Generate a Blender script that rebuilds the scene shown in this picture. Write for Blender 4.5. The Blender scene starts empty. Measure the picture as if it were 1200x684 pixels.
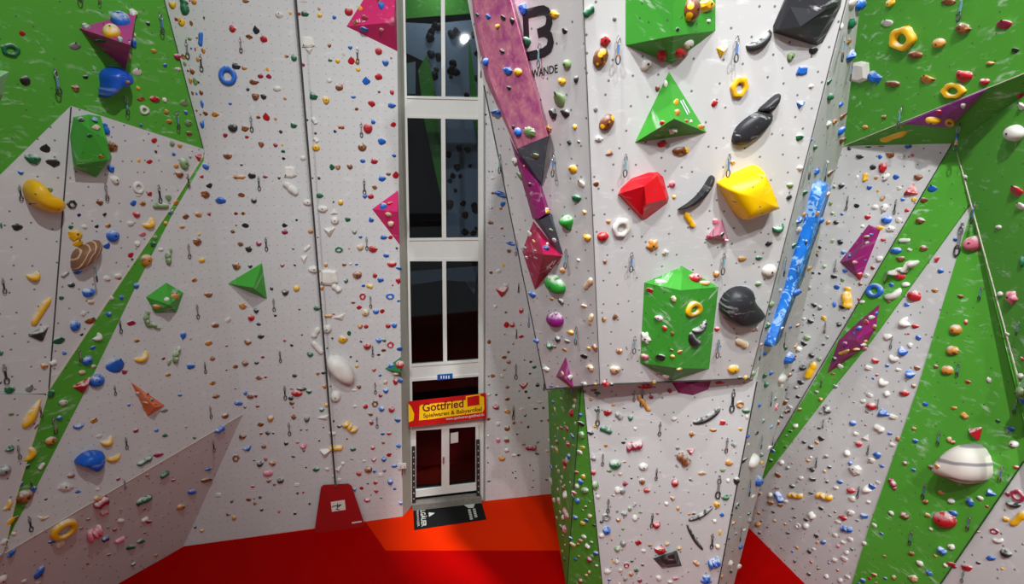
import bpy, bmesh, math, random
from mathutils import Vector, Matrix
from mathutils.bvhtree import BVHTree
from mathutils.geometry import tessellate_polygon

scene = bpy.context.scene
C = scene.collection
RAD = math.radians

# ------------------------------------------------------------------ camera, world, lights, exposure
F = 600.0                       # focal length in pixels of the 1200 x 684 frame (18 mm)
H = 9.2                         # the gallery's eye level above the hall floor
PITCH, ROLL = 11.3, 0.86
cam = bpy.data.cameras.new('camera')
cam.sensor_fit = 'HORIZONTAL'
cam.sensor_width = 36.0
cam.lens = F * 36.0 / 1200.0
cam.clip_end = 200
cam_o = bpy.data.objects.new('camera', cam)
C.objects.link(cam_o)
ROT = Matrix.Rotation(RAD(90 - PITCH), 3, 'X') @ Matrix.Rotation(RAD(ROLL), 3, 'Z')
CAM = Vector((0, 0, H))
cam_o.matrix_world = Matrix.Translation(CAM) @ ROT.to_4x4()
scene.camera = cam_o

world = bpy.data.worlds.new('hall_ambience')
scene.world = world
world.use_nodes = True
world.node_tree.nodes['Background'].inputs[0].default_value = (0.93, 0.97, 1.0, 1)
world.node_tree.nodes['Background'].inputs[1].default_value = 0.27

def lamp(name, loc, aim, size, power, col=(.97, .99, 1.0), spread=170):
    l = bpy.data.lights.new(name, 'AREA')
    l.shape = 'DISK'
    l.size = size
    l.energy = power
    l.color = col
    l.spread = RAD(spread)
    o = bpy.data.objects.new(name, l)
    C.objects.link(o)
    o.location = loc
    o.rotation_euler = (Vector(aim) - Vector(loc)).to_track_quat('-Z', 'Y').to_euler()
    return o
# the hall's ceiling floodlights, all high above the frame
lamp('hall_floodlight', (-.6, 3.2, 18.5), (-4.5, 13.5, 9), .3, 680)
lamp('hall_floodlight', (4.4, -2.5, 17.5), (3.2, 9.0, 8.5), .35, 180, spread=80)
lamp('hall_floodlight', (2.5, -4.0, 16.5), (4.5, 8.5, 5), .35, 95, spread=60)
lamp('hall_floodlight', (-5.0, -3.0, 17.5), (.3, 12.5, 6.5), .35, 110, spread=50)
lamp('hall_floodlight', (.8, .2, 17.8), (8.5, 8.5, 7), .3, 230, spread=70)
lamp('hall_floodlight', (6.0, -3.0, 17.5), (10.5, 8.0, 8.5), .3, 210, spread=42)
lamp('door_floor_fill', (-.2, 6.0, 18.0), (.1, 13.2, 0), .35, 150, spread=22)  # unseen narrow spot, added to brighten the floor before the door

vs = scene.view_settings
vs.view_transform = 'Standard'
vs.look = 'None'
vs.exposure = 0.0
vs.gamma = 1.0
vs.use_curve_mapping = False

# ------------------------------------------------------------------ pixels to places
def ray(x, y):
    return (ROT @ Vector(((x - 600.0) / F, -(y - 342.0) / F, -1.0))).normalized()
def P(x, y, Y):                 # the point of a pixel's ray at a known distance Y in front
    d = ray(x, y)
    return CAM + d * (Y / d.y)
def PF(x, y):                   # ... where it meets the floor
    d = ray(x, y)
    return CAM + d * (-H / d.z)
class Plane:
    def __init__(s, a, b, c):
        s.p = a.copy()
        s.n = (b - a).cross(c - a).normalized()
        if s.n.dot(CAM - a) < 0:
            s.n = -s.n
    def at(s, x, y, off=0.0):   # ... where it meets this plane moved off metres towards the viewer's side
        d = ray(x, y)
        q = s.p + s.n * off
        return CAM + d * ((q - CAM).dot(s.n) / d.dot(s.n))
    def shift(s, off):
        t = Plane.__new__(Plane)
        t.p = s.p + s.n * off
        t.n = s.n.copy()
        return t
UP = Vector((0, 0, 1))
def px_of(p):
    v = ROT.transposed() @ (p - CAM)
    return 600 + F * v.x / -v.z, 342 - F * v.y / -v.z

# ------------------------------------------------------------------ materials
def srgb(r, g, b):
    f = lambda c: (c / 255 / 12.92) if c / 255 <= .04045 else ((c / 255 + .055) / 1.055) ** 2.4
    return (f(r), f(g), f(b), 1.0)
MATS = {}
def base_mat(name, col, rough=.6, spec=.4):
    m = bpy.data.materials.new(name)
    m.use_nodes = True
    b = m.node_tree.nodes['Principled BSDF']
    b.inputs['Base Color'].default_value = col
    b.inputs['Roughness'].default_value = rough
    b.inputs['Specular IOR Level'].default_value = spec
    return m, m.node_tree, b
def mixc(nt, fac, a, b, mode='MIX'):
    n = nt.nodes.new('ShaderNodeMix')
    n.data_type = 'RGBA'
    n.blend_type = mode
    for sock, v in ((n.inputs[0], fac), (n.inputs[6], a), (n.inputs[7], b)):
        if isinstance(v, (tuple, list, float, int)):
            sock.default_value = v
        else:
            nt.links.new(v, sock)
    return n.outputs[2]
def ramp(nt, v, lo, hi, a=0.0, b=1.0):
    n = nt.nodes.new('ShaderNodeMapRange')
    nt.links.new(v, n.inputs[0])
    n.inputs[1].default_value = lo
    n.inputs[2].default_value = hi
    n.inputs[3].default_value = a
    n.inputs[4].default_value = b
    return n.outputs[0]
def noise(nt, vec, scale, detail=4, rough=.6, dist=0.0):
    n = nt.nodes.new('ShaderNodeTexNoise')
    n.inputs['Scale'].default_value = scale
    n.inputs['Detail'].default_value = detail
    n.inputs['Roughness'].default_value = rough
    n.inputs['Distortion'].default_value = dist
    if vec is not None:
        nt.links.new(vec, n.inputs['Vector'])
    return n.outputs['Fac']
def mapping(nt, vec, scale=(1, 1, 1), rot=(0, 0, 0)):
    n = nt.nodes.new('ShaderNodeMapping')
    nt.links.new(vec, n.inputs[0])
    n.inputs['Scale'].default_value = scale
    n.inputs['Rotation'].default_value = rot
    return n.outputs[0]
def mul(nt, a, b):
    n = nt.nodes.new('ShaderNodeMath')
    n.operation = 'MULTIPLY'
    for s, v in ((n.inputs[0], a), (n.inputs[1], b)):
        if isinstance(v, (float, int)):
            s.default_value = v
        else:
            nt.links.new(v, s)
    return n.outputs[0]

def panel_mat(name, col, dots=(.2, 0.0, .012), chalk=.25, chalkcol=(.80, .84, .78, 1), rough=.62, seed=0.0, dotdark=.8):
    """painted plywood: t-nut holes in a grid, chalk smears and rubber scuffs"""
    m, nt, b = base_mat(name, col, rough, .3)
    uv = nt.nodes.new('ShaderNodeUVMap').outputs[0]
    big = noise(nt, uv, .35, 3, .5)
    c = mixc(nt, ramp(nt, big, .3, .7, 0, .10), col, tuple(x * .8 for x in col[:3]) + (1,))
    sm = noise(nt, mapping(nt, uv, (1.0, 2.4, 1), (0, 0, -.35 - seed)), 3.2, 5, .66, .6)
    msk = ramp(nt, noise(nt, uv, 1.6, 2, .5), .42, .58)
    sf = mul(nt, ramp(nt, sm, .555, .72, 0, chalk), msk)
    c = mixc(nt, sf, c, chalkcol)
    scuff = noise(nt, mapping(nt, uv, (1, 5, 1), (0, 0, -.3)), 4.5, 3, .7, .3)
    c = mixc(nt, ramp(nt, scuff, .70, .82, 0, .16), c, (.16, .16, .16, 1))
    sp, rnd, rad = dots
    v = nt.nodes.new('ShaderNodeTexVoronoi')
    v.voronoi_dimensions = '2D'
    v.inputs['Scale'].default_value = 1.0 / sp
    v.inputs['Randomness'].default_value = rnd
    nt.links.new(uv, v.inputs['Vector'])
    dot = ramp(nt, v.outputs['Distance'], rad / sp, rad / sp * 1.4, 1, 0)
    c = mixc(nt, mul(nt, dot, dotdark), c, (.06, .06, .06, 1))
    nt.links.new(c, b.inputs['Base Color'])
    bmp = nt.nodes.new('ShaderNodeBump')
    bmp.inputs['Strength'].default_value = .12
    bmp.inputs['Distance'].default_value = .01
    nt.links.new(noise(nt, uv, 60, 2), bmp.inputs['Height'])
    nt.links.new(bmp.outputs[0], b.inputs['Normal'])
    return m

def hold_mat(name, col, rough=.5, chalk=.75, second=None, spots=0.0):
    """cast polyurethane resin, chalk caught on upward faces, optional swirl of a second colour"""
    m, nt, b = base_mat(name, col, rough, .5)
    tc = nt.nodes.new('ShaderNodeTexCoord')
    g = nt.nodes.new('ShaderNodeNewGeometry')
    pos = g.outputs['Position']
    c = mixc(nt, ramp(nt, noise(nt, pos, 5, 3), .35, .7, 0, .35), col, tuple(x * .6 for x in col[:3]) + (1,))
    if second:
        if spots:
            v = nt.nodes.new('ShaderNodeTexVoronoi')
            v.inputs['Scale'].default_value = spots
            nt.links.new(pos, v.inputs['Vector'])
            c = mixc(nt, ramp(nt, v.outputs['Distance'], .34, .38, 1, 0), c, second)
        else:
            c = mixc(nt, ramp(nt, noise(nt, pos, 6, 2, .5, 1.5), .55, .6, 0, 1), c, second)
    sx = nt.nodes.new('ShaderNodeSeparateXYZ')
    nt.links.new(g.outputs['Normal'], sx.inputs[0])
    ch = mul(nt, ramp(nt, sx.outputs[2], .0, .6, 0, chalk), ramp(nt, noise(nt, pos, 11, 4, .7), .40, .56))
    c = mixc(nt, ch, c, (.78, .77, .74, 1))
    nt.links.new(c, b.inputs['Base Color'])
    return m

def plain(name, col, rough=.6, spec=.4, metal=0.0, var=.12, scale=6.0):
    if name in MATS:
        return MATS[name]
    m, nt, b = base_mat(name, col, rough, spec)
    b.inputs['Metallic'].default_value = metal
    g = nt.nodes.new('ShaderNodeNewGeometry')
    f = ramp(nt, noise(nt, g.outputs['Position'], scale, 4), .35, .7, 0, var)
    nt.links.new(mixc(nt, f, col, tuple(x * .5 for x in col[:3]) + (1,)), b.inputs['Base Color'])
    MATS[name] = m
    return m

GREY = srgb(203, 202, 201)
GREEN = srgb(82, 164, 50)
M_WALL = panel_mat('painted_plywood_light_grey', GREY, (.19, 0.0, .010), .30, (.9, .9, .9, 1), dotdark=.5)
M_WALL_W = panel_mat('painted_plywood_light_grey_sparse_holes', GREY, (.30, .75, .014), .45, (.95, .95, .95, 1), seed=.4)
M_GREEN = panel_mat('painted_plywood_green', GREEN, (.42, .85, .011), .75, (.62, .78, .60, 1), seed=.2)
HC = {'r': (195, 22, 34), 'R': (165, 28, 66), 'k': (40, 41, 45), 'w': (228, 223, 214), 'y': (244, 186, 12), 'o': (214, 142, 44),
      'b': (22, 104, 205), 'B': (28, 34, 128), 'g': (14, 108, 66), 'G': (128, 158, 102), 'n': (134, 74, 34), 'p': (226, 120, 140),
      'L': (32, 150, 44), 'm': (140, 26, 124), 't': (218, 182, 140), 's': (140, 140, 140)}
HOLD = {}
for k, v in HC.items():
    sec = {'o': srgb(120, 62, 20), 'n': srgb(176, 108, 42), 't': srgb(236, 222, 190)}.get(k)
    HOLD[k] = hold_mat('hold_resin_' + {'r': 'red', 'R': 'crimson', 'k': 'black', 'w': 'white', 'y': 'yellow', 'o': 'ochre', 'b': 'blue', 'B': 'navy',
              'g': 'dark_green', 'G': 'sage', 'n': 'brown', 'p': 'pink', 'L': 'bright_green', 'm': 'purple', 't': 'tan', 's': 'grey'}[k], srgb(*v), second=sec)
HOLD['egg'] = hold_mat('hold_resin_brown_yellow_spots', srgb(122, 66, 34), .35, .3, srgb(240, 180, 20), 9.0)
HOLD['chalky_blue'] = hold_mat('hold_resin_blue_chalked', srgb(20, 124, 225), .5, .4, srgb(150, 195, 240))
M_STEEL = plain('galvanised_steel', (.42, .42, .43, 1), .35, .5, .9)
M_DARKSTEEL = plain('dark_steel', (.07, .07, .075, 1), .4, .5, .6)
M_BOLT = plain('zinc_bolt', (.05, .05, .05, 1), .4, .5, .7)

# ------------------------------------------------------------------ object helpers
def link(name, me, mat=None, parent=None):
    if mat is not None:
        for mm in (mat if isinstance(mat, (list, tuple)) else [mat]):
            me.materials.append(mm)
    o = bpy.data.objects.new(name, me)
    C.objects.link(o)
    if parent is not None:
        o.parent = parent
        o.matrix_parent_inverse = parent_inv(parent)
    return o
def parent_inv(p):
    return Matrix.LocRotScale(p.location, p.rotation_euler, p.scale).inverted() if p.parent is None else (p.matrix_parent_inverse.inverted().inverted() @ Matrix()).copy()
def tag(o, label=None, cat=None, group=None, kind=None):
    if label: o['label'] = label
    if cat: o['category'] = cat
    if group: o['group'] = group
    if kind: o['kind'] = kind
    return o
def empty(name, loc=(0, 0, 0)):
    o = bpy.data.objects.new(name, None)
    o.empty_display_size = .2
    C.objects.link(o)
    o.location = loc
    return o
def mesh(name, vs, fs, smooth=False):
    me = bpy.data.meshes.new(name)
    me.from_pydata([tuple(v) for v in vs], [], fs)
    me.validate()
    bm = bmesh.new(); bm.from_mesh(me)
    bmesh.ops.recalc_face_normals(bm, faces=bm.faces)
    bm.to_mesh(me); bm.free()
    if smooth:
        me.polygons.foreach_set('use_smooth', [True] * len(me.polygons))
    return me
BV, BT, BOWN = [], [], []       # surfaces that holds can sit on
def surf(pts, faces, owner):
    k = len(BV)
    BV.extend(pts)
    for f in faces:
        for t in ([f] if len(f) == 3 else [[f[i] for i in tri] for tri in tessellate_polygon([[pts[j] for j in f]])]):
            BT.append([k + i for i in t]); BOWN.append(owner)
def newell(pts):
    n = Vector()
    for i, p in enumerate(pts):
        q = pts[(i + 1) % len(pts)]
        n += Vector(((p.y - q.y) * (p.z + q.z), (p.z - q.z) * (p.x + q.x), (p.x - q.x) * (p.y + q.y)))
    return n.normalized()
def prism(name, pts, mat, parent=None, thick=.05, away=None, own=None, uv=True):
    """a flat panel: polygon pts is its front face, thick metres deep behind it"""
    n = newell(pts)
    ref = away if away is not None else CAM - pts[0]
    if n.dot(ref) < 0:
        pts = list(reversed(pts)); n = -n
    N = len(pts)
    vs_ = list(pts) + [p - n * thick for p in pts]
    fs = [list(range(N)), list(range(2 * N - 1, N - 1, -1))] + [[i, N + i, N + (i + 1) % N, (i + 1) % N] for i in range(N)]
    me = bpy.data.meshes.new(name)
    me.from_pydata([tuple(v) for v in vs_], [], fs)
    if uv:
        ux = UP.cross(n)
        ux = ux.normalized() if ux.length > .05 else Vector((1, 0, 0))
        uy = n.cross(ux)
        l = me.uv_layers.new(name='UVMap')
        for lp in me.loops:
            p = vs_[lp.vertex_index]
            l.data[lp.index].uv = (p.dot(ux), p.dot(uy))
    me.update()
    o = link(name, me, mat, parent)
    if own:
        surf(pts, [list(range(N))], own)
    return o
def box_between(name, a, b, w, d, mat, parent=None, side=None):
    """a straight bar from a to b, w wide along side, d deep"""
    ax = (b - a).normalized()
    s = side if side is not None else ax.cross(UP)
    if s.length < 1e-3: s = Vector((1, 0, 0))
    s = (s - ax * s.dot(ax)).normalized()
    t = ax.cross(s)
    vs_ = []
    for p in (a, b):
        for i, j in ((-1, -1), (1, -1), (1, 1), (-1, 1)):
            vs_.append(p + s * (w / 2 * i) + t * (d / 2 * j))
    return link(name, mesh(name, vs_, [[0, 1, 2, 3], [4, 5, 6, 7], [0, 1, 5, 4], [1, 2, 6, 5], [2, 3, 7, 6], [3, 0, 4, 7]]), mat, parent)
def text_geo(s, bold=False):
    """flat triangles of a line of text, scaled to the unit square; returns verts, faces and width/height"""
    cu = bpy.data.curves.new('t', 'FONT')
    cu.body = s
    cu.resolution_u = 3
    if bold: cu.offset = .018
    o = bpy.data.objects.new('t', cu)
    C.objects.link(o)
    dg = bpy.context.evaluated_depsgraph_get()
    me = bpy.data.meshes.new_from_object(o.evaluated_get(dg))
    vs_ = [v.co.copy() for v in me.vertices]
    fs = [list(p.vertices) for p in me.polygons]
    bpy.data.objects.remove(o); bpy.data.meshes.remove(me); bpy.data.curves.remove(cu)
    x0 = min(v.x for v in vs_); x1 = max(v.x for v in vs_); y0 = min(v.y for v in vs_); y1 = max(v.y for v in vs_)
    return [((v.x - x0) / (x1 - x0), (v.y - y0) / (y1 - y0)) for v in vs_], fs
def lettering(name, s, o0, eu, ev, mat, parent, n, bold=False, lift=.004):
    """text laid on a surface: o0 lower left corner, eu along the line, ev up the letters"""
    uv, fs = text_geo(s, bold)
    me = bpy.data.meshes.new(name)
    me.from_pydata([tuple(o0 + eu * u + ev * v + n * lift) for u, v in uv], [], fs)
    return link(name, me, mat, parent)

# ------------------------------------------------------------------ the hall: where its planes stand
W1 = Plane(PF(215, 640), PF(470, 605), PF(470, 605) + UP)
W2 = Plane(PF(570, 587), PF(641, 579), PF(641, 579) + UP)
WIN = W2.shift(-.12)
# left side wall, folded facets
a = W1.at(240, 175); b = W1.at(285, 485); c = PF(215, 640); d = PF(140, 684)
B7 = Plane(b, c, d)
e = B7.at(5, 648)
B6 = Plane(a, b, e)
def on(pl, x, y, dY=0.0):
    return P(x, y, pl.at(x, y).y + dY)
s_ = on(B6, 83, 124, -.35); q_ = on(B6, 57, 458, -.12)
B3 = Plane(a, s_, q_)
B2 = Plane(s_, q_, on(B3, -40, 350, .15))
B1 = Plane(s_, P(238, 174, a.y - .02), B2.at(0, 203))
# tower
LL = P(640, 457, 10.0); LM = P(703, 451, 8.6); LR = P(879, 444, 9.0); TTL = P(684, -30, 6.7)
T1 = Plane(LM, LR, TTL)
T0 = Plane(LL, LM, TTL)
T3TL = P(683, 457, 9.25); T3TR = P(887, 446, 9.2)
T3 = Plane(T3TL, T3TR, PF(711, 738))
T3TL = T3.at(681.5, 440); T3TR = T3.at(889, 432)
T2 = Plane(T1.at(1001, -30), LR, on(T1, 970, 230, 1.35))
T4 = Plane(T3.at(887, 446), T3.at(841, 684), T2.at(922, 455))
# right side wall
RW = Plane(PF(877, 619), PF(942, 684), PF(942, 684) + UP)
gA = RW.at(988, 171)
G1 = Plane(gA, P(1200, 86, RW.at(1200, 86).y - 1.05), P(1008, -20, RW.at(1008, -20).y - 1.2))
gB = G1.at(1235, 72)
g3a = RW.at(1119, 168)
SOF = Plane(gA, gB, g3a)
G3 = Plane(g3a, on(RW, 1195, 450, -.35), on(RW, 1215, 95, -.95))

# ------------------------------------------------------------------ floor
M_FLOOR, nt, bs = base_mat('floor_orange_red_vinyl', srgb(206, 38, 0), .65, .04)
g = nt.nodes.new('ShaderNodeNewGeometry')
nt.links.new(mixc(nt, ramp(nt, noise(nt, g.outputs['Position'], .7, 4), .35, .7, 0, .3), srgb(206, 38, 0), srgb(192, 28, 0)), bs.inputs['Base Color'])
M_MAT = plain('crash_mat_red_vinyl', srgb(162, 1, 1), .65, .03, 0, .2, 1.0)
fl = prism('floor', [Vector((-16, -9, 0)), Vector((16, -9, 0)), Vector((16, 24, 0)), Vector((-16, 24, 0))], M_FLOOR, None, .1, UP)
tag(fl, 'orange red hall floor', 'floor', kind='structure')
mat_pts = [PF(429, 613.2), PF(452, 646), PF(655, 646), PF(667, 700), Vector((1.6, 6, 0)), Vector((-9.5, 6, 0)), PF(140, 684), PF(217, 641)]  # red mat whose left arm also paints in the floor's light falloff
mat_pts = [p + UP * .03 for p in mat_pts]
tag(prism('crash_mat', mat_pts, M_MAT, None, .028, UP), 'deep red padded crash mat and painted floor shade in front of the grey wall', 'mat')
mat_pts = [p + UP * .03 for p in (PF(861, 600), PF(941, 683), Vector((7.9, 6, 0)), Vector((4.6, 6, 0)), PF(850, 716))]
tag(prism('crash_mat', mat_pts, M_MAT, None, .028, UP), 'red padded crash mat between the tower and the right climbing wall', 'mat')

# ------------------------------------------------------------------ walls, panel by panel
def wall(name, label):
    return tag(empty(name), label, 'wall', kind='structure')
wl = wall('wall_left', 'folded left climbing wall of grey and green panels')
wb = wall('wall_back', 'tall light grey back climbing wall')
wt = wall('wall_tower', 'overhanging climbing tower in the middle of the hall')
wr = wall('wall_right', 'right climbing wall of grey and green panels')
M_EDGE = plain('raw_plywood_edge', srgb(216, 208, 190), .6)
M_SEAM = plain('dark_joint', (.035, .035, .035, 1), .7)
def panel(pl, px, mat, parent, own, label=None, thick=.05, off=0.0):
    pts = [pl.at(x, y, off) if isinstance(pl, Plane) else pl for x, y in px]
    o = prism('panel', pts, mat, parent, thick, None, own)
    if label: o['label'] = label
    return o
def seam(pl, p, q, w=.035, mat=None, parent=None, name='joint'):
    A, B = pl.at(*p, .004), pl.at(*q, .004)
    return box_between(name, A, B, w, .012, mat or M_SEAM, parent, (B - A).cross(pl.n))

# back wall left of the glazing, two boards beside the strap
panel(W1, [(150, -70), (343, -70), (393, 616), (215, 640), (285, 485), (240, 175)], M_WALL, wb, 'back', 'light grey panel with bolt grid')
panel(W1, [(343, -70), (464, -70), (472, 604.7), (393, 616)], M_WALL, wb, 'back', 'light grey panel with bolt grid')
# back wall right of the glazing
pr = [W2.at(567, -70), W2.at(567, 587), PF(641, 579), W2.at(700, 572), W2.at(700, -70)]
prism('panel', pr, M_WALL, wb, .05, None, 'glazing_side')
# reveals at both sides of the glazing
rv = [W1.at(464, -70), W1.at(472, 604.7), WIN.at(483.5, 592), WIN.at(472, -70)]
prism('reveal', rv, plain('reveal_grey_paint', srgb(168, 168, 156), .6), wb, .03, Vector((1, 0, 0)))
rv = [pr[0], pr[1], pr[1] - W2.n * .5, pr[0] - W2.n * .5]
prism('reveal', rv, MATS['reveal_grey_paint'], wb, .05, Vector((-1, 0, 0)))

# left wall
Ls = [(238, 182), (200, 243), (133, 342), (57, 456), (36, 523), (21, 572), (5, 641)]
Rs = [(239, 188), (200, 255), (156, 342), (101, 456), (42, 572), (17, 616), (5, 645)]
panel(B6, [(240, 175)] + [(285, 485), (5, 648)] + list(reversed(Rs)), M_WALL, wl, 'left_low', 'light grey panel right of the green strip')
ls3 = [B3.at(*p) for p in Ls]; rs3 = [B6.at(*p) for p in Rs]
li = [ls3[0], ls3[1], ls3[2], ls3[3], (ls3[4] + ls3[5]) / 2, ls3[5] * .3 + ls3[6] * .7, ls3[6]]
strip = list(ls3) + list(reversed(rs3))
vs_ = list(ls3) + list(rs3)
fs_ = [[i, i + 1, 7 + i + 1, 7 + i] for i in range(6)]
me = mesh('panel', vs_, fs_)
uvl = me.uv_layers.new(name='UVMap')
for lp in me.loops:
    p = vs_[lp.vertex_index]; uvl.data[lp.index].uv = (p.x * .6 + p.y * .8, p.z)
so = link('panel', me, M_GREEN, wl); so['label'] = 'narrow green strip panel running down the left wall'
surf(vs_, fs_, 'green_strip')
for i in range(6):
    box_between('edge_trim', ls3[i] + B3.n * .004, ls3[i + 1] + B3.n * .004, .03, .012, M_EDGE, wl, (ls3[i + 1] - ls3[i]).cross(B3.n))
panel(B3, [(83, 124), (240, 175)] + Ls[:4], M_WALL_W, wl, 'left_mid', 'grey panel between green panel and green strip')
panel(B2, [(83, 124), (57, 456), (55.5, 462), (-190, 466), (-190, 390)], M_WALL_W, wl, 'left_edge', 'grey panel at the end of the left wall')
panel(B3, [(57, 456), (55.5, 462), (-190, 466), (-190, 900), (5, 645)] + list(reversed(Ls[4:6])), M_WALL_W, wl, 'left_bottom', 'low grey panel beside the green strip')
panel(B1, [(83, 124), (238, 174), (193, 0), (174, -70), (-190, -110), (-190, 390)], M_GREEN, wl, 'left_green', 'large green overhanging panel')
p0, p1 = B1.at(238, 174), B1.at(174, -70)
q0, q1 = W1.at(236, 174), W1.at(160, -70)
prism('side_panel', [p0, p1, q1, q0], M_GREEN, wl, .03, Vector((1, 0, 0)))
box_between('edge_trim', p0 + B1.n * .004, p1 + B1.n * .004, .014, .012, M_SEAM, wl, (p1 - p0).cross(B1.n))
panel(B7, [(285, 485), (215, 640), (140, 684), (20, 754.4), (-120, 836.5), (-120, 722), (5, 648)], M_WALL_W, wl, 'left_kick', 'lowest grey panel leaning out over the mat')
seam(B3, (83.3, 125), (57, 461), .018, None, wl)
seam(B2, (-180, 465.8), (55, 462), .03, None, wl)
A_, B_ = B7.at(285, 485, .004), B7.at(6, 648, .004)
box_between('edge_trim', A_, B_, .012, .012, M_EDGE, wl, (B_ - A_).cross(B7.n))

# tower
panel(T1, [(680, -70), (703, 451), (879, 444), (1012, -70)], M_WALL_W, wt, 'tower_front', 'bright overhanging front panel of the tower')
panel(T0, [(534, -70), (548, 0), (567, 100), (640, 457), (703, 451), (680, -70)], M_WALL_W, wt, 'tower_left', 'left front panel of the tower')
panel(T2, [(1012, -70), (879, 444), (887, 446), (922, 455), (970, 230), (988, 171), (1017, -70)], M_WALL_W, wt, 'tower_right', 'narrow right side panel of the tower')
# the same side goes on below the lip
t4p = [(887, 446), (841, 684), (831, 734), (848, 735), (860, 684), (877, 619), (922, 455)]
panel(T4, t4p, M_WALL_W, wt, 'tower_right', 'lower right side panel of the tower')
panel(T3, [(681.5, 440), (711, 739), (831, 735), (889, 432)], M_WALL_W, wt, 'tower_foot', 'lower front panel of the tower under the lip')
gfoot = PF(664, 692); wcor = PF(646, 579); wtop = W2.at(641.5, 440)
T3BL = T3.at(711, 739)
def tri_panel(pts, own, label):
    o = prism('panel', pts, M_GREEN, wt, .03, None, own); o['label'] = label
tri_panel([T3TL, gfoot, T3BL], 'tower_green', 'narrow green corner panel of the tower')
tri_panel([wtop, wcor, gfoot], 'tower_green', 'green left side panel of the tower foot')
tri_panel([wtop, gfoot, T3TL], 'tower_green', 'green left side panel of the tower foot')
# lip underside, back of the overhang and its hidden flank
prism('soffit_panel', [LM, LR, T3TR, T3TL], M_WALL_W, wt, .03, -UP)
prism('soffit_panel', [LL, LM, T3TL, W2.at(690, 452)], M_WALL_W, wt, .03, -UP)
k0, k1 = T0.at(640, 457), T0.at(534, -70)
prism('side_panel', [k0, k1, W2.at(660, -70), W2.at(690, 452)], M_WALL_W, wt, .03, Vector((-1, 0, 0)))
plain('lip_dark_edge', srgb(90, 90, 86), .6)
seam(T1, (680.5, -70), (703, 450), .009, MATS['lip_dark_edge'], wt)
seam(T0, (567, 100), (640, 456), .02, None, wt)
seam(T1, (1010, -70), (879, 443), .012, MATS['lip_dark_edge'], wt)
seam(T3, (887, 447), (833, 730), .02, None, wt)
seam(T1, (703, 450.3), (879, 443.3), .03, plain('lip_dark_edge', srgb(90, 90, 86), .6), wt)
seam(T0, (640, 456.3), (703, 450.3), .03, MATS['lip_dark_edge'], wt)
box_between('joint', T3TL + T3.n * .01, gfoot + T3.n * .01, .02, .01, M_SEAM, wt)
box_between('joint', T3TL + T3.n * .01, T3BL + T3.n * .01, .02, .01, M_SEAM, wt)

# right wall
panel(RW, [(930, 120), (1116, 168), (1082, 225), (949, 455), (893, 546), (861, 603), (835, 578), (870, 380)], M_WALL_W, wr, 'right_back', 'grey panel behind the tower')
panel(RW, [(1116, 168), (1119, 168), (1137, 238), (1020, 400), (976, 454), (893, 562), (867.5, 609.5), (861, 603), (893, 546), (949, 455), (1082, 225)], M_GREEN, wr, 'right_strip', 'slanting green strip panel', off=.03)
panel(RW, [(1137, 238), (1139, 243), (1075, 455), (1020, 612), (998, 684), (985, 727), (867.5, 609.5), (893, 562), (976, 454), (1020, 400)], M_WALL_W, wr, 'right_grey', 'grey panel between two green ones')
panel(RW, [(1119, 168), (1240, 150), (1240, 480), (1200, 540), (1102, 684), (1050, 792), (985, 727), (998, 684), (1020, 612), (1075, 455), (1139, 243)], M_GREEN, wr, 'right_green', 'big green lower panel', off=.03)
panel(RW, [(1240, 480), (1240, 982), (1050, 792), (1102, 684), (1200, 540)], M_WALL_W, wr, 'right_corner', 'grey corner panel')
panel(G1, [(988, 171), (1235, 72), (1300, -110), (1020, -70), (1008, 0)], M_GREEN, wr, 'right_overhang', 'green overhanging upper panel')
prism('panel', [gA, gB, SOF.at(1235, 88), g3a], M_GREEN, wr, .03, -UP, 'right_soffit')['label'] = 'green underside below the overhang edge'
panel(G3, [(1119, 168), (1195, 450), (1210, 560), (1260, 560), (1260, 80), (1235, 88)], M_GREEN, wr, 'right_flap', 'green panel standing proud of the wall')
e0, e1 = G3.at(1119, 168), G3.at(1203, 505)
prism('side_panel', [e0, e1, RW.at(1212, 505), RW.at(1124, 168)], M_GREEN, wr, .02, Vector((-1, 0, 0)))
box_between('edge_trim', e0 + G3.n * .004, G3.at(1195, 450, .004), .022, .012, M_EDGE, wr, (e1 - e0).cross(G3.n))
box_between('edge_trim', gA + G1.n * .004, gB + G1.n * .004, .014, .012, M_EDGE, wr, (gB - gA).cross(G1.n))
for p, q in (((1116, 168), (893, 546)), ((1200, 540), (1102, 684))):
    A_, B_ = RW.at(*p, .034), RW.at(*q, .034)
    box_between('joint', A_, B_, .012, .012, M_SEAM if p[0] != 1137 else M_EDGE, wr, (B_ - A_).cross(RW.n))

# ------------------------------------------------------------------ glazing and door between the walls
M_FRAME = plain('window_frame_white_paint', srgb(214, 214, 208), .45, .4, 0, .06)
M_GLASS = bpy.data.materials.new('dark_window_glass'); M_GLASS.use_nodes = True
nt = M_GLASS.node_tree; nt.nodes.remove(nt.nodes['Principled BSDF'])
tr = nt.nodes.new('ShaderNodeBsdfTransparent'); tr.inputs[0].default_value = (.62, .66, .68, 1)
gl = nt.nodes.new('ShaderNodeBsdfGlossy'); gl.inputs['Roughness'].default_value = .03; gl.inputs[0].default_value = (.9, .9, .9, 1)
mx = nt.nodes.new('ShaderNodeMixShader'); mx.inputs[0].default_value = .03
nt.links.new(tr.outputs[0], mx.inputs[1]); nt.links.new(gl.outputs[0], mx.inputs[2])
nt.links.new(mx.outputs[0], nt.nodes['Material Output'].inputs[0])
win = tag(empty('window_1', WIN.at(520, 560)), 'tall narrow glazing with white frames and dark panes', 'window', kind='structure')
def wq(name, px, mat, parent, off=0.0, thick=.06, pl=None):
    return prism(name, [(pl or WIN).at(x, y, off) for x, y in px], mat, parent, thick)
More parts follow.
